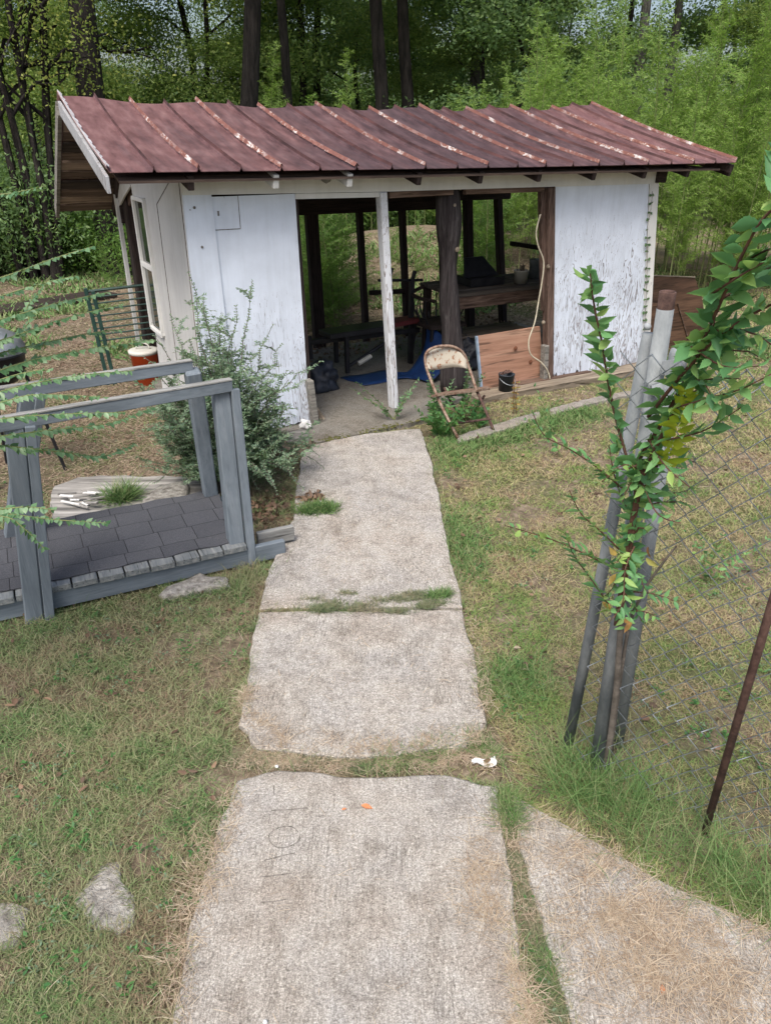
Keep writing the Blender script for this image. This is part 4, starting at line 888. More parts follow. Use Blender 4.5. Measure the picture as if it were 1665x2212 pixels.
for t_ in range(110):
    k = RNG.integers(0, len(main)); p = main[k][RNG.integers(4, len(main[k]))]; lv.add(np.array(p) + rnd(1)[0] * .008, rnd(1)[0] + np.array((0, -.5, 0)), rnd(1)[0], U(.03, .055), U(.02, .03))
lv.build('foliage', MT['elm'], el, T_ELM, True)
stems_mesh([(p, .003, .0012) for p in side], MT['stem'], el, 'branch', 6)
lv = Leaves(); lv.sprig(D3([(1440, 1000, 1.9), (1462, 930, 1.84), (1475, 870, 1.82), (1480, 840, 1.8)]), .016, .05, .03, 0, 1.0, True, .0, .2, .4); lv.build('foliage', MT['elmy'], el, T_ELM, True).__setitem__('label', 'cluster of bright yellow green leaves')
lv = Leaves()
for x, y, d in ((1330, 1200, 1.95), (1400, 1180, 1.93), (1345, 1335, 1.92), (1290, 1270, 2.0), (1300, 1300, 2.0), (1330, 1240, 1.97), (1365, 1345, 1.95), (1395, 1205, 1.9)): lv.add(np.array(DP(x, y, d) - base), rnd(1)[0] + np.array((0, -.3, -.8)), rnd(1)[0], .042, .019)
lv.build('foliage', MT['autumn'], el, T_ELM, True).__setitem__('label', 'few orange and yellow turning leaves')
# dead stem tangle beside it
o = empty('dry_vine', G(1318, 1640), 0, 'dry grey stem twisting up against the fence post', 'vine'); b0 = G(1318, 1640)
stems_mesh([(smooth_path([G(1318, 1640) - b0, DP(1332, 1520, 2.16) - b0, DP(1345, 1430, 2.10) - b0, DP(1362, 1340, 2.06) - b0, DP(1400, 1260, 2.0) - b0, DP(1460, 1180, 1.95) - b0], 5), .009, .003)], MT['greystem'], o)
# weed shoots on the far side of the fence
def weed(name, label, base, hgt, nst, spread, leaf, m='weed', tm=T_ELM, cat='weed', st=.03, stem='greenstem', lean=(0, 0), group=None, ratio=.5):
    o = empty(name, base, 0, label, cat, group); ps = []; lv = Leaves()
    for i in range(nst):
        a = U(0, 6.28); r = U(.3, 1) * spread; t = Vector((math.cos(a) * r + lean[0], math.sin(a) * r + lean[1], hgt * U(.55, 1)))
        p = arc((U(-.02, .02), U(-.02, .02), 0), t, .05 * hgt, 6, .006); ps.append((p, .003, .001)); lv.sprig(p, st, leaf, leaf * ratio, .15, 1.0, True, .1, .4, .4)
    stems_mesh(ps, MT[stem], o, 'stem', 5); lv.build('foliage', MT[m], o, tm, True); return o
weed('broadleaf_weed', 'broad leaved green weed growing around the rusty folding chair', G(955, 945), .34, 15, .24, .065)
weed('broadleaf_weed', 'taller oval leaved weed shoots between the rusty chair and the shed floor', G(945, 915), .52, 7, .20, .05, 'privet2')
weed('broadleaf_weed', 'large leaved weed shoot at the foot of the rusty chair legs', G(1035, 925), .30, 5, .12, .085, st=.04)
weed('privet_shoot', 'pale leafed shoot spreading over the shed threshold by the white post', G(850, 905, .05), .38, 6, .34, .045, 'privet2', lean=(-.1, .1))
weed('privet_shoot', 'privet shoot beside the left edge of the pine panel', G(1000, 880, .05), .50, 5, .12, .05, 'privet2', lean=(.12, .0))
weed('seedling', 'thin yellowing seedling in front of the black pail', G(1110, 895), .42, 3, .06, .035, 'autumn', st=.05, stem='stem')
weed('elm_shoot', 'tall thin elm shoot rising from the lawn right of the black pail', G(1215, 990), .55, 2, .16, .065, 'elm', lean=(-.35, .15), st=.05)
weed('elm_shoot', 'small green shoot behind the fence mesh on the right lawn', G(1530, 1260), .4, 6, .3, .04, 'elm', lean=(.0, 0), st=.045)
# privet bush by the shed
def bush(name, label, base, stems, leaf, m, stem_m, tw=(3, 6), tl=.28, st=.016):
    o = empty(name, base, 0, label, 'bush'); ps = []; lv = Leaves(); b0 = Vector(base)
    for tgt, sag in stems:
        t = Vector(tgt) - b0; p = arc((U(-.06, .06), U(-.06, .06), 0), t, sag, 10, .012); ps.append((p, .006, .0015)); lv.sprig(p, st, leaf, leaf * .55, .3, 1, True, 0, .4, .35)
        for k in range(RNG.integers(*tw)):
            q = int(U(2, 10)); s_ = p[q]; a = U(0, 6.28); L_ = tl * U(.4, 1); d = Vector((math.cos(a), math.sin(a), U(-.1, .8))) * L_
            pp = arc(s_, s_ + d, .02, 5, .006); ps.append((pp, .002, .0008)); lv.sprig(pp, st * .9, leaf, leaf * .55, .05, 1, True, 0, .4, .35)
            for kk_ in range(2):
                s2 = pp[int(U(1, 5))]; a = U(0, 6.28); d2 = Vector((math.cos(a), math.sin(a), U(-.2, .6))) * L_ * .5; p3 = arc(s2, s2 + d2, .0, 3, .003); ps.append((p3, .001, .0006)); lv.sprig(p3, st * .9, leaf, leaf * .55, 0, 1, True, 0, .4, .35)
    stems_mesh(ps, MT[stem_m], o, 'stem', 5); lv.build('foliage', MT[m], o, T_DIA); return o
BB = Vector((-1.12, 4.72, 0)); st_ = []
for x, y, d in ((405, 585, 5.1), (440, 640, 5.0), (545, 605, 5.1), (510, 660, 4.9), (370, 690, 5.0), (330, 720, 4.9), (470, 700, 4.8), (590, 700, 5.2), (560, 760, 5.0), (610, 740, 5.3), (430, 720, 5.0), (350, 800, 4.9), (620, 800, 5.2), (500, 760, 4.7), (400, 790, 4.7), (310, 770, 4.8)): st_.append((DP(x, y, d), .06))
for i in range(120):
    a = U(0, 6.28); r = U(.15, .52); z = U(.15, 1.15) * (1 - r * .55); st_.append((BB + Vector((math.cos(a) * r * 1.0, math.sin(a) * r + .1, z)), .10))
for x, y in ((660, 1000), (690, 985), (700, 1010), (640, 1040), (660, 1060), (600, 1070), (620, 960), (600, 1000), (560, 1060), (640, 900), (590, 930)): st_.append((G(x, y, U(.05, .2)), .22))
bush('privet_bush', 'grey green privet bush growing between the ramp and the white shed wall', BB, st_, .030, 'privet', 'greystem', (5, 9), .26, .017)
# privet arching in from the left of the frame
ps_ = []
def AR(l, d0, d1): n = len(l) - 1; return smooth_path([DP(x, y, d0 + (d1 - d0) * i / n) for i, (x, y) in enumerate(l)], 5)
arch = [AR([(-500, 520), (-200, 430), (0, 420), (50, 412), (95, 402)], 2.6, 2.4), AR([(-450, 760), (-150, 640), (0, 600), (110, 560), (200, 532)], 2.6, 2.7), AR([(-450, 800), (-150, 690), (0, 640), (90, 612), (165, 595)], 2.7, 2.9),
        AR([(-450, 820), (-150, 720), (0, 690), (120, 655), (235, 630)], 2.5, 2.8), AR([(-450, 850), (-150, 760), (0, 735), (130, 690), (270, 655)], 2.5, 2.8), AR([(-450, 860), (-100, 790), (30, 755), (180, 722), (270, 710)], 2.5, 2.9),
        AR([(-450, 900), (-100, 830), (60, 780), (200, 752), (330, 735)], 2.5, 2.9), AR([(-450, 980), (-100, 880), (20, 840), (160, 812), (290, 800)], 2.4, 2.7), AR([(-450, 1000), (-120, 900), (0, 870), (80, 852), (230, 858)], 2.4, 2.6),
        AR([(-450, 1030), (-120, 930), (0, 905), (120, 895), (275, 890)], 2.3, 2.6), AR([(-450, 1050), (-100, 960), (100, 930), (230, 915), (330, 880)], 2.5, 3.0), AR([(-450, 1000), (-100, 960), (120, 975), (220, 985), (290, 960)], 2.5, 3.0),
        AR([(-450, 1180), (-150, 1110), (0, 1100), (60, 1095), (118, 1102)], 2.2, 2.2), AR([(-450, 1180), (-150, 1120), (0, 1110), (110, 1122), (230, 1130)], 2.2, 2.4), AR([(-450, 1190), (-150, 1120), (0, 1115), (50, 1140), (95, 1185)], 2.1, 2.1),
        AR([(-400, 860), (-150, 780), (0, 740), (60, 700), (60, 660), (110, 600)], 2.8, 3.0), AR([(-400, 960), (-150, 880), (0, 820), (80, 800), (110, 800)], 2.6, 2.6)]
root = Vector((-2.55, 2.35, 0)); o = empty('privet_shrub', root, 0, 'pale leaved privet shrub arching in over the ramp from the left', 'shrub'); lv = Leaves(); pl = []
for p in arch:
    q = [x - root for x in p]; base_ = [Vector((U(-.1, .1), U(-.1, .1), 0)), Vector((U(-.1, .1), .02, q[0].z * .6))]
    full = smooth_path(base_ + [q[0]], 4)[:-1] + q; pl.append((full, .006, .0012)); lv.sprig(q, .0165, .047, .034, .0, 1.1, True, .35, .5, .25)
stems_mesh(pl, MT['greenstem'], o, 'stem', 6); lv.build('foliage', MT['privet2'], o, T_ELM, True)
# vine on right corner
o = lt('creeper_vine', 'thin dark creeper climbing the right corner board of the shed', 'vine', 0, 0); pv = [FU(x, y, -.035) for x, y in ((1398, 790), (1392, 720), (1395, 650), (1397, 600), (1398, 540), (1398, 490), (1406, 450), (1409, 412))]; pv = smooth_path([(u, -.035, z) for u, z in pv], 4)
stems_mesh([(pv, .0025, .0015)], MT['greystem'], o); lv = Leaves(); lv.sprig(pv, .075, .05, .035, .25, 1, True, .5, .1, .3, up=(0, -1, 0)); lv.build('foliage', MT['leaf_dark'], o, T_ELM, True)

# ------------------------------------------------------------------ grass, straw, litter (uncountable)
def inside(P, poly):
    x, y = P[:, 0], P[:, 1]; c = np.zeros(len(P), bool); j = len(poly) - 1
    for i in range(len(poly)):
        xi, yi = poly[i]; xj, yj = poly[j]; m = ((yi > y) != (yj > y)); xx = (xj - xi) * (y - yi) / ((yj - yi) if abs(yj - yi) > 1e-9 else 1e-9) + xi
        c ^= m & (x < xx); j = i
    return c
def free(P):
    k = np.ones(len(P), bool)
    for e in EXCL: k &= ~inside(P, e)
    return P[k]
def wedge(n, y0, y1, pw=1.0, m=.6, s=1.0):
    y = y0 * (y1 / y0) ** (U(0, 1, n) ** pw); y = (y0 ** .4 + U(0, 1, n) * (y1 ** .4 - y0 ** .4)) ** 2.5
    hw = .53 * y + m; return np.stack([U(-1, 1, n) * hw, y], 1)
def blades(name, P, L, W, m, flat=.8, kind='stuff', lab=None, cat=None, z=0.0):
    n = len(P); a = U(0, 2 * np.pi, n); el_ = np.abs(RNG.normal(0, 1, n)) * (1 - flat) + .06
    Dv = np.stack([np.cos(a), np.sin(a), el_], 1); pos = np.c_[P, gh(P[:, 0], P[:, 1]) + z + .002]
    sc_ = np.clip(P[:, 1] / 4, .7, 2.6) ** .8
    V, F = cards(T_BLADE, pos, Dv, rnd(n) * .6 + np.stack([-np.sin(a), np.cos(a), 0 * a], 1), L * U(.5, 1.3, n), W * sc_ * U(.7, 1.3, n))
    o = npmesh(name, V, F, m); return tag(o, lab, cat, None, kind)
right_edge = lambda P: P[:, 0] > .35 + (P[:, 1] < 1.2) * .1
P = free(wedge(620000, .9, 8.2)); yard = (P[:, 1] - 5.1) > (P[:, 0] + 1.0) * -.2
lp = np.array([loc(p) for p in P]); far = (lp[:, 1] > -.3) & (lp[:, 0] < -1.4) | (P[:, 1] > 4.6) & (P[:, 0] < -1.0)
R = (P[:, 0] > .2)
mott = np.sin(P[:, 0] * 3.1 + 2 * np.sin(P[:, 1] * 2.3)) * np.sin(P[:, 1] * 2.7 + 1.3 * np.sin(P[:, 0] * 4.1))
GAP = gp([(500, 1612), (556, 1608), (800, 1624), (1000, 1604), (1060, 1560), (1110, 1640), (1110, 1720), (1150, 1900), (1190, 2060), (1240, 2230), (1170, 2230), (1120, 2000), (1080, 1700), (700, 1690), (508, 1700)], 0)
mo2 = np.sin(P[:, 0] * 9.7 + 2 * np.sin(P[:, 1] * 7.1)) * np.sin(P[:, 1] * 8.3 + 1.7 * np.sin(P[:, 0] * 11.0))
keep = (U(0, 1, len(P)) < np.clip(.62 + .35 * mott + .4 * mo2, .10, 1)) & (~inside(P, np.array(GAP)) | (U(0, 1, len(P)) < .10))
blades('grass', P[~R & ~far & keep], .046, .0036, MT['grass'], .5, 'stuff', 'short green and brown lawn grass left of the path', 'grass')
blades('grass', P[R & keep], .040, .0034, MT['grassR'], .55, 'stuff', 'short yellowing lawn grass right of the path', 'grass')
P2 = free(wedge(230000, 3.8, 13.5)); lp = np.array([loc(p) for p in P2]); k = ((lp[:, 0] < -1.2) & (P2[:, 1] > 4.4) | (lp[:, 1] > 2.2)) & (P2[:, 1] > 3.9) & (P2[:, 0] < 1.5 + .25 * P2[:, 1])
blades('leaf_litter', P2[k], .045, .0042, MT['litter'], .85, 'stuff', 'brown pine straw and leaf litter behind the ramp and shed', 'leaf litter')
P3 = wedge(70000, 8.0, 13.5); k = (P3[:, 0] > .2 * P3[:, 1] + .4); blades('grass', P3[k], .05, .005, MT['grassR'], .5, 'stuff', 'dry lawn behind the right end of the shed', 'grass')
k = (U(0, 1, len(P3)) < .35) & (np.sin(P3[:, 0] * 2.2) + np.sin(P3[:, 1] * 3 + 1) > .1); blades('grass', P3[k], .14, .010, MT['tall'], .1, 'stuff', 'patches of fresh green grass on the mound behind the shed', 'grass')
def rosettes(n, lab, m, L, y0=1.0, y1=6.5):
    P = free(wedge(n, y0, y1)); P = P[np.sin(P[:, 0] * 4.3 + np.sin(P[:, 1] * 3.1)) + np.sin(P[:, 1] * 5.1 + P[:, 0]) > .2]; q = np.repeat(P, 7, 0) + RNG.normal(0, .012, (len(P) * 7, 2)); k_ = len(q); a = U(0, 6.28, k_); lv = Leaves()
    lv.add(np.c_[q, gh(q[:, 0], q[:, 1]) + U(.005, .03, k_)], np.stack([np.cos(a), np.sin(a), U(.0, .6, k_)], 1), np.stack([-np.sin(a), np.cos(a), U(-.3, .3, k_)], 1), U(.5, 1.2, k_) * L, U(.4, .9, k_) * L * .55); return tag(lv.build('lawn_weeds', MT[m], None), lab, 'weeds', None, 'stuff')
rosettes(1500, 'small broad leaved weeds dotted through the lawn', 'weed', .026); rosettes(1100, 'dull grey green clover like weeds in the lawn', 'privet', .018)
P = free(wedge(5200, 1.0, 7.0)); blades('stray_grass', P[::2], .12, .0024, MT['tall'], .2, 'stuff', 'stray longer green blades standing out of the lawn', 'grass'); blades('stray_straw', P[1::2], .085, .0022, MT['straw'], .75, 'stuff', 'stray dry straw lying over the lawn', 'straw')
# taller fresh grass: along the fence and slab joints
def along(pts, n, sp): 
    P = np.array([tuple(p)[:2] for p in pts]); i = RNG.integers(0, len(P) - 1, n); t = U(0, 1, n)[:, None]; return P[i] * (1 - t) + P[i + 1] * t + RNG.normal(0, sp, (n, 2))
fl = [G(1180, 1700), G(1300, 1740), G(1420, 1830), G(1560, 1900), G(1680, 1960), G(1800, 1990)]
o = blades('tall_grass', along(fl, 1700, .06), .19, .0028, MT['tall'], .05, 'stuff', 'tall fresh grass growing along the foot of the chain link fence', 'grass')
fl = [G(1200, 1640), G(1300, 1690), G(1500, 1790)]
blades('tall_grass', along(fl, 700, .06), .22, .003, MT['tall'], .0, 'stuff', 'long grass blades around the leaning fence posts', 'grass')
j1 = [G(500, 1645), G(620, 1650), G(720, 1640), G(800, 1660), G(900, 1640), G(1020, 1600), G(1070, 1640)]
blades('joint_weed', along(j1[:4], 3500, .022), .035, .0025, MT['fern'], .4, 'stuff', 'dull dry weeds filling the joint between the two near slabs', 'weeds')
blades('joint_weed', along(j1[3:], 1700, .026), .065, .0028, MT['tall'], .35, 'stuff', 'green grass tuft in the right half of the near slab joint', 'grass')
j2 = [G(670, 1305), G(760, 1300), G(860, 1296), G(968, 1290)]
blades('joint_weed', np.concatenate([np.array(tuple(G(U(672, 960), U(1288, 1338)))[:2]) + RNG.normal(0, 1, (RNG.integers(50, 260), 2)) * np.array([.032, .012]) for _ in range(26)]), .032, .0026, MT['fern'], .5, 'stuff', 'low grey green weeds across the path joint', 'weeds', .035)
blades('joint_weed', along([G(925, 1305), G(970, 1298)], 500, .015), .055, .003, MT['tall'], .4, 'stuff', 'bright grass at the right end of the path joint', 'grass', .035)
blades('joint_weed', along([G(1095, 1730), G(1105, 1800)], 1500, .020), .075, .003, MT['tall'], .3, 'stuff', 'green grass tuft between the near slab and the side path', 'grass')
blades('joint_weed', along([G(1115, 1860), G(1150, 1960), G(1175, 2060), G(1200, 2150), G(1230, 2300)], 6000, .022), .045, .0025, MT['fern'], .45, 'stuff', 'dark creeping weeds in the gap beside the side path', 'weeds')
blades('joint_weed', along([G(1170, 2060), G(1200, 2160)], 900, .02), .05, .003, MT['tall'], .4, 'stuff', 'green sprigs low in the gap beside the side path', 'grass')
blades('grass_tuft', along([G(650, 1118), G(690, 1112), G(715, 1112)], 1300, .03), .075, .004, MT['tall'], .25, 'stuff', 'bright grass tuft by the brown leaves on the left of the path', 'grass', .03)
blades('grass_tuft', along([G(255, 1100), G(280, 1085)], 900, .03), .16, .004, MT['tall'], .15, 'stuff', 'green grass tuft growing up through the bleached log', 'grass', .03)
k = along([G(530, 1300), G(560, 1230), G(520, 1260), G(490, 1300)], 2500, .06); blades('grass_tuft', k[:1000], .09, .0030, MT['grass'], .3, 'stuff', 'longer green grass beside the path below the ramp end', 'grass')
k = np.r_[along([G(940, 980), G(1050, 950), G(1180, 915), G(1280, 890)], 6500, .12), along([G(990, 1120), G(1010, 1250)], 1600, .09), along([G(1080, 1500), G(1150, 1450)], 1500, .09)]; blades('grass_tuft', free(k), .075, .0045, MT['tall'], .3, 'stuff', 'brighter green grass in front of the chair and beside the path', 'grass')
def rim(poly, n, sp, x0=-9, x1=9):
    P = along([Vector((q[0], q[1], 0)) for q in poly] + [Vector((poly[0][0], poly[0][1], 0))], n, sp); return P[(P[:, 1] > .9) & (P[:, 0] > x0) & (P[:, 0] < x1)]
E0 = EXCL[0]; E1 = EXCL[1]; E2 = EXCL[2]; E3 = EXCL[3]
for e_, n_ in ((E0, 5000), (E1, 4500), (E2, 6500), (E3, 4000)):
    P = rim(e_, n_, .013); P = P[~inside(P, np.array(GAP)) | (U(0, 1, len(P)) < .12)]; P = P[np.sin(P[:, 1] * 9 + P[:, 0] * 5) + .6 * np.sin(P[:, 1] * 23) > -.35]
    blades('edge_grass', P, .050, .0034, MT['grass'] if e_ is not E3 else MT['grassR'], .45, 'stuff', ['ragged grass overhanging the edge of the near slab', 'ragged grass overhanging the edge of the middle slab', 'ragged grass overhanging the edge of the far slab', 'ragged grass overhanging the edge of the side path'][[E0 is e_, E1 is e_, E2 is e_, E3 is e_].index(True)], 'grass', .012)
for e_, lb in zip(STN, ('front of the ramp', 'left of the near path', 'at the lower left edge')): blades('edge_grass', rim(e_, 900, .010), .05, .0032, MT['grass'], .35, 'stuff', 'ragged grass growing over the edge of the stone ' + lb, 'grass')
# straw on the slabs
def strands(name, P, L, W, z, lab):
    cl = np.sin(P[:, 0] * 17 + 2.5 * np.sin(P[:, 1] * 13)) * np.sin(P[:, 1] * 19 + 2 * np.sin(P[:, 0] * 15)); P = P[U(0, 1, len(P)) < np.clip(.42 + .5 * cl, .08, 1)]
    n = len(P); a = RNG.uniform(0, 6.28, n); Dv = np.stack([np.cos(a), np.sin(a), U(-.02, .10, n)], 1)
    V, F = cards(T_BLADE, np.c_[P, np.full(n, z)], Dv, np.stack([-np.sin(a), np.cos(a), .3 * U(-1, 1, n)], 1), L * U(.4, 1.4, n), np.full(n, W) * U(.6, 1.3, n)); return tag(npmesh(name, V, F, MT['straw']), lab, 'straw', None, 'stuff')
P = np.r_[along([G(1180, 1800), G(1300, 1950), G(1400, 2100), G(1500, 2212)], 4200, .12), along([G(1280, 1900), G(1450, 2050), G(1640, 2180)], 2600, .12), along([G(1220, 1780), G(1500, 1960), G(1680, 2040)], 900, .035)]
P = P[inside(P, np.array(s4))]; strands('straw', P, .075, .0016, .0335, 'dry straw strewn over the concrete side path')
P = np.r_[along([G(1085, 1780), G(1060, 1880), G(1030, 1960), G(1110, 2000)], 1700, .05), along([G(1100, 2060), G(1150, 2212), G(1120, 2250)], 1100, .022), along([G(500, 1720), G(460, 1850), G(420, 1980), G(380, 2100)], 1300, .035), along([G(380, 2212), G(390, 2100)], 400, .03)]
strands('straw', P, .06, .0015, .031, 'dry straw piled along both edges of the near slab')
P = np.r_[along([G(545, 1570), G(600, 1610), G(760, 1632), G(900, 1625), G(1050, 1600)], 2600, .035), along([G(530, 1500), G(545, 1560)], 500, .02)]; strands('straw', P, .055, .0016, .037, 'dry straw along the near edge of the middle slab')
P = np.r_[along([G(1010, 1330), G(1040, 1480), G(1052, 1560)], 700, .02), along([G(700, 1250), G(900, 1200), G(800, 1100), G(700, 1180)], 350, .15), along([G(600, 1500), G(1000, 1450), G(700, 1380)], 260, .2)]; strands('straw', P, .05, .0018, .043, 'thin scatter of straw on the middle and far slabs')
P = np.r_[along([G(520, 1650), G(700, 1655), G(900, 1650), G(1080, 1640)], 9000, .026), along([G(1095, 1760), G(1140, 1950), G(1200, 2120)], 1300, .03)]; strands('straw', P, .045, .0017, .012, 'dry straw and dirt in the gaps between the near slabs')
P = np.stack([U(-.5, .5, 260), U(.9, 2.2, 260)], 1); strands('straw', P, .05, .0014, .031, 'thin scatter of straw on the near slab')
# dead leaves
def leafheap(c, n, sp, z, lab, L=.05):
    lv = Leaves(); P = np.c_[np.tile(np.array(c)[:2], (n, 1)) + RNG.normal(0, sp, (n, 2)), z + U(0, .03, n)]; lv.add(P, rnd(n) * np.array([1, 1, .35]), rnd(n), U(.5, 1.2, n) * L, U(.5, 1.1, n) * L * .6)
    return tag(lv.build('leaf_pile', MT['deadleaf'], None, T_ELM, True), lab, 'dead leaves', None, 'stuff')
leafheap(G(675, 1092), 90, .045, .035, 'small heap of curled brown leaves on the left edge of the path')
leafheap(G(560, 1110), 160, .10, .01, 'brown leaves gathered under the privet by the ramp')
P = wedge(700, 2.0, 9); P = P[np.abs(P[:, 0] + .1) > .5]; lv = Leaves(); lv.add(np.c_[P, gh(P[:, 0], P[:, 1]) + .03], rnd(len(P)) * np.array([1, 1, .3]), rnd(len(P)), U(.02, .05, len(P)), U(.012, .028, len(P))); tag(lv.build('scattered_leaves', MT['deadleaf'], None, T_ELM, True), 'dead leaves scattered thinly over the lawns', 'dead leaves', None, 'stuff')
P = np.array([tuple(wld(U(-1.5, 2.9), U(1.7, 2.9)))[:2] for _ in range(1500)]); lv = Leaves(); lv.add(np.c_[P, gh(P[:, 0], P[:, 1]) * .3 + .05 + U(0, .02, len(P))], rnd(len(P)) * np.array([1, 1, .3]), rnd(len(P)), U(.02, .06, len(P)), U(.012, .035, len(P))); tag(lv.build('scattered_leaves', MT['deadleaf'], None, T_ELM, True), 'dark dead leaves blown along the back edge of the shed floor', 'dead leaves', None, 'stuff')
for x, y, L_, rz, lab in ((780, 1740, .045, -.3, 'orange brown dead leaf lying on the near slab, larger of two'), (738, 1750, .02, .4, 'small orange dead leaf fragment left of the larger one on the near slab'), (1430, 2150, .035, 1.2, 'small red brown dead leaf on the side path'), (1108, 1400, .04, .2, 'pale curled dead leaf on the right lawn near the path')):
    V, F = cards(T_ELM, [tuple(G(x, y, .036))], [(math.cos(rz), math.sin(rz), .05)], [(-math.sin(rz), math.cos(rz), .2)], [L_], [L_ * .45]); o = tag(npmesh('dead_leaf', V, F, MT['orangeleaf'] if y != 1400 else MT['straw'], None, True), lab, 'leaf')
b = MB(); c = G(1045, 1648, .022); vs = [c + Vector((-.045 + .015 * i + .004 * math.sin(j * 2), -.016 + .011 * j + .003 * math.sin(i * 1.7), .006 * math.sin(i * 1.1 + .4) + .008 * math.cos(j * 1.4 + i * .5) + (.012 if i == 6 else 0))) for i in range(7) for j in range(4)]
b.add(vs, [(i * 4 + j, (i + 1) * 4 + j, (i + 1) * 4 + j + 1, i * 4 + j + 1) for i in range(6) for j in range(3)]); tag(b.build('paper_scrap', MT['cloth']), 'folded white paper scrap at the corner of the slab joint', 'paper')
for x, y, r, lab in ((598, 1658, .007, 'small white pebble in the joint weeds'), (573, 2035 + 175, .006, 'tiny white pebble on the near slab')):
    V = blob('pebble', lab, 'pebble', G(x, y, .03), (r, r, r), 'cloth', x, 2)

# ------------------------------------------------------------------ trees and thickets
def tube_tree(h, r0, lean=(0, 0), limbs=7, seed=0, zl=2.5, wob=.26):
    rs = random.Random(seed); b = MB(); pts = []; rr = []
    for i in range(13):
        t = i / 12; pts.append(Vector((lean[0] * t + wob * math.sin(t * 5 + seed), lean[1] * t + wob * math.cos(t * 4 + seed * 2) - wob * math.cos(seed * 2), h * t))); rr.append(r0 * (1.25 if i == 0 else 1) * (1 - .72 * t) + .01)
    b.tube(pts, rr, 10, False); ends = []
    for k in range(limbs):
        z = zl + (h - zl) * (k + .5) / limbs * .95; i = min(11, int(z / h * 12)); s = pts[i]; a = rs.uniform(0, 6.28); L_ = rs.uniform(1.2, 3.0) * (1 - .4 * z / h); e = s + Vector((math.cos(a) * L_, math.sin(a) * L_, rs.uniform(.2, 1.6)))
        p = arc(s, e, .25, 6, .06); b.tube(p, [rr[i] * .38 * (1 - j / 7) + .012 for j in range(7)], 6, False); ends.append(p)
        for q in range(2):
            s2 = p[rs.randint(2, 5)]; a2 = a + rs.uniform(-1.2, 1.2); e2_ = s2 + Vector((math.cos(a2), math.sin(a2), rs.uniform(-.2, .8))) * L_ * .5; p2 = arc(s2, e2_, .1, 4, .04); b.tube(p2, [.022, .018, .014, .010, .007], 5, False); ends.append(p2)
    return b, pts, ends
def crown(ends, pts, h, n, zlo, rad, leaf, seed):
    rg = np.random.default_rng(seed); cs = []
    for p in ends:
        for q in (len(p) - 1, len(p) // 2): cs.append(np.array(p[q]))
    while len(cs) < 80:
        a = rg.uniform(0, 6.28); z = zlo + (h * 1.08 - zlo) * rg.uniform(0, 1); f = math.sin(math.pi * min(1, max(.12, (z - zlo + .6) / (h * 1.12 - zlo + .6)))) ** .6; r = rad * f * rg.uniform(.35, 1) ** .5; c = np.array(pts[min(12, int(z / h * 12))]); cs.append(np.array([c[0] + r * math.cos(a), c[1] + r * math.sin(a), z]))
    cs = np.array(cs); sz = rg.uniform(.25, .75, len(cs)); w_ = sz ** 2 / (sz ** 2).sum(); idx = rg.choice(len(cs), n, p=w_)
    P = cs[idx] + rg.normal(size=(n, 3)) * sz[idx, None] * np.array([.75, .75, .42]); lv = Leaves(); Dv = rg.normal(size=(n, 3)); Dv[:, 2] -= .5
    lv.add(P, Dv, rg.normal(size=(n, 3)), leaf * rg.uniform(.6, 1.3, n), leaf * .58 * rg.uniform(.6, 1.2, n)); return lv
def make_tree(name, label, cat, p, h, r0, lean, n, zlo, rad, leaf, seed, bark, leafm, group=None, limbs=8, rz=0):
    o = empty(name, p, rz, label, cat, group); b, pts, ends = tube_tree(h, r0, lean, limbs, seed, zlo + .4); b.build('trunk', MT[bark], o, True); crown(ends, pts, h, n, zlo, rad, leaf, seed).build('crown', MT[leafm], o); return o
def at(x, d): p = DP(x, 330, d); return Vector((p.x, d, ghf(p.x, d) - .1))
# named trunks
def big(name, label, x, d, h, r0, lean, zlo, rad, n, leaf, seed, bark, leafm): return make_tree(name, label, 'tree', at(x, d), h, r0, lean, n, zlo, rad, leaf, seed, bark, leafm)
o1 = big('oak_tree', 'thick leaning dark oak trunk above the left end of the roof', 252, 13.5, 12, .24, (-.9, 0), 5.6, 4.0, 26000, .10, 11, 'bark', 'leaf_a')
big('oak_tree', 'thick straight dark oak trunk behind the roof left of centre', 514, 17, 13, .20, (.7, 0), 5.8, 4.2, 26000, .10, 12, 'bark', 'leaf_a')
big('oak_tree', 'thin forked dark trunk just right of the thick straight oak', 596, 19, 12, .11, (.4, 0), 4.7, 3.6, 22000, .10, 13, 'bark', 'leaf_b')
big('oak_tree', 'dark trunk behind the middle of the roof, left one of a close pair', 806, 19.5, 13, .18, (.3, 0), 5.6, 4.0, 24000, .10, 14, 'bark', 'leaf_a')
big('oak_tree', 'dark trunk with forked limbs behind the roof, right one of a close pair', 897, 20, 12, .17, (-.2, 0), 5.0, 3.8, 24000, .10, 15, 'bark', 'leaf_a')
big('pine_tree', 'slender pale grey trunk behind the right half of the roof', 1036, 24, 14, .17, (0, 0), 5.8, 3.0, 20000, .11, 16, 'barklight', 'leaf_dark')
big('pine_tree', 'slender pale leaning trunk beyond the bamboo, left of two', 1400, 21, 14, .13, (-1.4, 0), 5.8, 2.6, 14000, .11, 17, 'barklight', 'leaf_dark')
big('pine_tree', 'slender pale leaning trunk beyond the bamboo, right of two', 1440, 22, 14, .12, (-1.0, 0), 5.8, 2.6, 14000, .11, 18, 'barklight', 'leaf_dark')
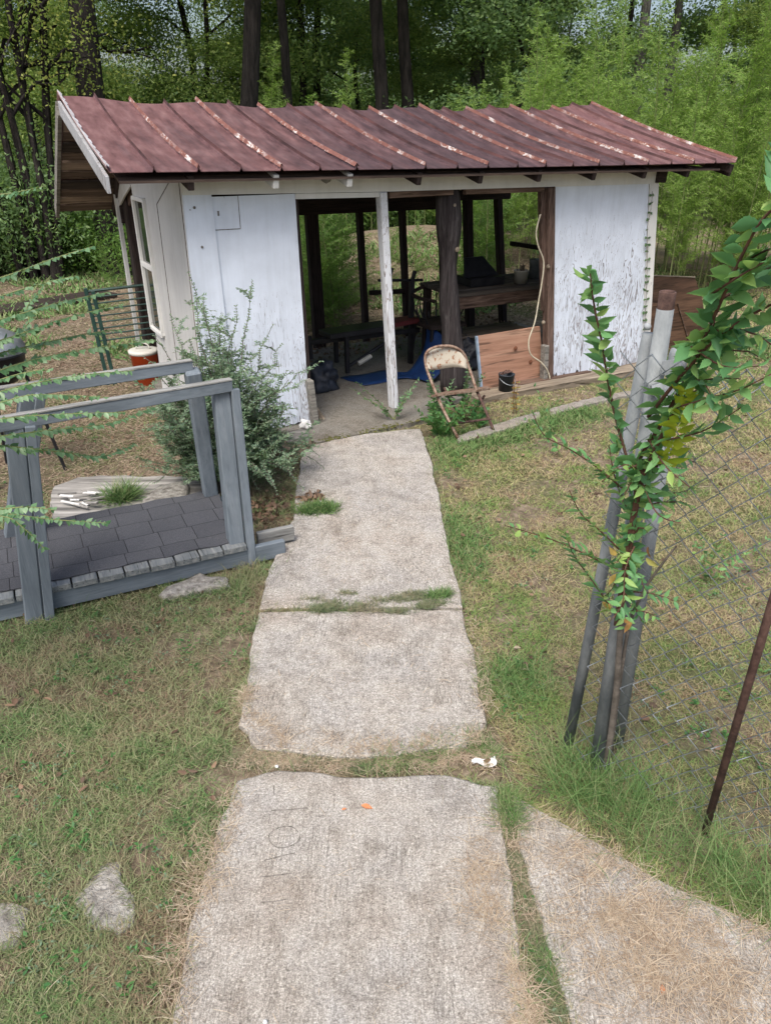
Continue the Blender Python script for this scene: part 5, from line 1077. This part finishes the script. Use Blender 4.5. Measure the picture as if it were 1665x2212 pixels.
# multi stem tree on the left
o = empty('yellow_leaved_tree', at(40, 13.0), 0, 'many stemmed young tree with yellowing leaves at the far left', 'tree'); b = MB(); en = []; al = []
for k in range(5):
    bb, pts, ends = tube_tree(7.5, .055, ((k - 2) * .55, U(-.4, .4)), 5, 30 + k, 2.2, .12); b.add([Vector(v) + Vector(((k - 2) * .10, U(-.05, .05), 0)) for v in bb.v], bb.f); en += ends; al = pts
b.build('trunk', MT['bark'], o, True); crown(en, al, 7.5, 11000, 2.4, 1.6, .06, 33).build('crown', MT['leaf_yellow'], o)
# woodland behind: variants copied
var = [make_tree('woodland_tree', 'leafy woodland tree in the dense wood behind the shed', 'tree', at(x, d), h, r, (U(-.8, .8), 0), 42000, zl, rd, lf * .60, 40 + i, 'bark', lm, 'woodland trees behind the shed', 8)
       for i, (x, d, h, r, zl, rd, lf, lm) in enumerate(((150, 24, 12, .10, 1.6, 3.6, .17, 'leaf_b'), (700, 25, 13, .12, 2.2, 3.8, .17, 'leaf_a'), (1150, 25, 12, .09, 1.4, 3.4, .17, 'leaf_a'), (420, 22, 9, .08, 1.0, 3.0, .15, 'leaf_b'), (1280, 24, 11, .09, 1.2, 3.2, .16, 'leaf_b')))]
spots = [(-60, 22), (560, 29), (860, 28), (1000, 23), (1230, 29), (1500, 26), (1620, 23), (1750, 27), (60, 30), (250, 21), (760, 33), (1080, 32), (-150, 28), (1850, 30), (640, 23), (930, 34), (180, 34), (430, 24), (-250, 19), (1950, 22), (90, 19), (820, 26), (1120, 20.5), (700, 38), (1000, 40), (1550, 40)]
for i, (x, d) in enumerate(spots):
    src = var[(i * 3 + i // 4) % 5]; c = copy_tree(src); c.location = at(x, d); c.rotation_euler = (0, 0, U(0, 6.28)); s_ = U(.85, 1.15); c.scale = (s_, s_, s_ * U(.62, .85))
# far wood mass
n = 60000; xx = U(-60, 60, n); yy = U(46, 56, n) ; P = np.stack([xx, yy, U(0, 1, n) ** .8 * 4.6], 1); lv = Leaves(); lv.add(P, rnd(n), rnd(n), U(.2, .4, n), U(.14, .26, n)); tag(lv.build('far_woods', MT['leaf_a'], None), 'dense green wood far behind the shed', 'woods', None, 'stuff')
# understorey shrubs
def thicket(h, rad, n, leaf, seed, name, label, m, group, p, rz=0.0):
    rg = np.random.default_rng(seed); o = empty(name, p, rz, label, 'shrub', group); b = MB(); lv = Leaves(); cs = []
    for k in range(16):
        a = rg.uniform(0, 6.28); r = rad * rg.uniform(.2, 1); z = h * rg.uniform(.4, 1) * (1 - .35 * r / rad); q = arc((0, 0, 0), (math.cos(a) * r, math.sin(a) * r, z), .15, 6, .03); b.tube(q, [.02 - .0025 * j for j in range(7)], 5, False); cs += [np.array(v) for v in q[2:]]
    cs = np.array(cs); idx = rg.integers(0, len(cs), n); P = cs[idx] + rg.normal(size=(n, 3)) * rad * .17; P[:, 2] = np.abs(P[:, 2]); Dv = rg.normal(size=(n, 3)); lv.add(P, Dv, rg.normal(size=(n, 3)), leaf * rg.uniform(.6, 1.3, n), leaf * .42 * rg.uniform(.6, 1.2, n)); b.build('stem', MT['bark'], o, True); lv.build('foliage', MT[m], o); return o
sv = [thicket(2.3, 1.3, 9000, .075, 71, 'understorey_shrub', 'dark green understorey shrub at the edge of the wood', 'leaf_a', 'shrubs along the wood edge', at(40, 14.5)),
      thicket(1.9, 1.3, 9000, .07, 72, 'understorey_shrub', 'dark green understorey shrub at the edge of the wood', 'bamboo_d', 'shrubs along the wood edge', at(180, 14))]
for i, (x, d) in enumerate([(-80, 14), (110, 15.2), (230, 15), (300, 15.5), (-180, 13), (380, 16), (470, 16.5), (560, 17), (660, 17), (760, 17.5), (60, 17), (160, 17.5), (280, 18), (-60, 17), (860, 18), (960, 18), (-300, 14), (420, 19), (1060, 18.5), (210, 13.6), (20, 13.4), (-100, 15.5), (350, 14.3)]):
    c = copy_tree(sv[i % 2]); c.location = at(x, d); c.rotation_euler = (0, 0, U(0, 6.28)); s_ = U(.85, 1.25); c.scale = (s_, s_, s_)
# bamboo plumes
def bamboo(h, seed, name, label, m, group, p, n=46, leaf=.105, zb=.25):
    rg = np.random.default_rng(seed); o = empty(name, p, 0, label, 'bamboo', group); b = MB(); lv = Leaves(); lx, ly = rg.normal(0, .18), rg.normal(0, .18)
    pts = [Vector((lx * (i / 10) ** 2, ly * (i / 10) ** 2, h * i / 10)) for i in range(11)]; b.tube(pts, [.012 * (1 - i / 11) + .002 for i in range(11)], 6, False)
    for k in range(n):
        t = zb + (1 - zb) * ((k + rg.uniform(0, 1)) / n); i = min(9, int(t * 10)); s = pts[i].lerp(pts[i + 1], t * 10 - i) if i < 10 else pts[10]; a = rg.uniform(0, 6.28); L_ = (.62 * (1 - t) ** .6 + .10) * rg.uniform(.6, 1.1)
        q = arc(s, s + Vector((math.cos(a) * L_, math.sin(a) * L_, L_ * rg.uniform(.3, .8))), .03, 4); b.tube(q, .003, 3, False); lv.sprig(q, .016, leaf, leaf * .125, .05, .8, True, .12, .2, .45)
    lv.sprig(pts[7:], .03, leaf, leaf * .125, 0, .8, True, 0, .3, .4)
    b.build('culm', MT['greenstem'], o); lv.build('foliage', MT[m], o); return o
bg_ = 'bamboo plumes behind the right end of the shed'; bl_ = 'feathery bright green bamboo plume in the grove right of the shed'
bv = [bamboo(h, 90 + i, 'bamboo_plume', bl_, 'bamboo', bg_, at(x, d)) for i, (h, x, d) in enumerate(((4.3, 1490, 12.6), (3.8, 1640, 12.2), (3.9, 1300, 13.2), (3.3, 1560, 11.8)))]
def put(src, x, d, s_, lab=None, grp=None):
    c = copy_tree(src); c.location = at(x, d); c.rotation_euler = (0, 0, U(0, 6.28)); c.scale = (s_, s_, s_)
    if lab: c['label'] = lab; c['group'] = grp
    return c
for i in range(120):
    x = U(1150, 2050); d = U(12.0, 16.0) if x < 1450 else U(11.4, 15.5); s_ = U(.75, 1.0) * (1.0 if x > 1400 else .82)
    put(bv[i % 4], x, d, s_)
for i in range(26): put(bv[i % 4], U(985, 1190), U(11.6, 14.5), U(.42, .62), 'bright bamboo plume seen through the right bay of the shed', 'bamboo seen through the right bay')
for i in range(26): put(bv[i % 4], U(1380, 2000), U(10.9, 11.8), U(.45, .72))
for i, (x, d, s_) in enumerate(((575, 15, .80), (745, 14.5, .78), (590, 15.3, .74), (1215, 13.5, .95), (1330, 13.5, .98))): put(bv[i % 4], x, d, s_, 'bright bamboo plume poking up behind the shed roof', 'bamboo plumes poking above the roof')
# bamboo thicket close behind the shed
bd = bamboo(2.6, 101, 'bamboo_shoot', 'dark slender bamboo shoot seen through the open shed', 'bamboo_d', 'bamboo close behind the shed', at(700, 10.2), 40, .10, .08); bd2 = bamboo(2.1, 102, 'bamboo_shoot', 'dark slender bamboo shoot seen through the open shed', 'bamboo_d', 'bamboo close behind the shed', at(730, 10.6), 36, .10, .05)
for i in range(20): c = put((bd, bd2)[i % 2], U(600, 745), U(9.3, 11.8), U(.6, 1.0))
for i in range(10): c = put((bd, bd2)[i % 2], U(1010, 1090), U(10.6, 12.2), U(.6, 1.0))
for i in range(46): put(bv[i % 4], U(560, 1150), U(14.8, 17.5), U(.38, .62), 'bamboo plume at the back of the mound behind the shed', 'bamboo plumes at the back of the mound')
for i, (x, d, s_) in enumerate(((200, 12.2, .32), (222, 12.6, .28), (180, 12.8, .25), (835, 11.5, .4), (900, 11.8, .36), (860, 12.2, .3), (780, 11.2, .28))): put((bd, bd2)[i % 2], x, d, s_, 'low bamboo sprout in the yard beyond the shed', 'low bamboo sprouts in the yard')
print('objects', len(bpy.data.objects))
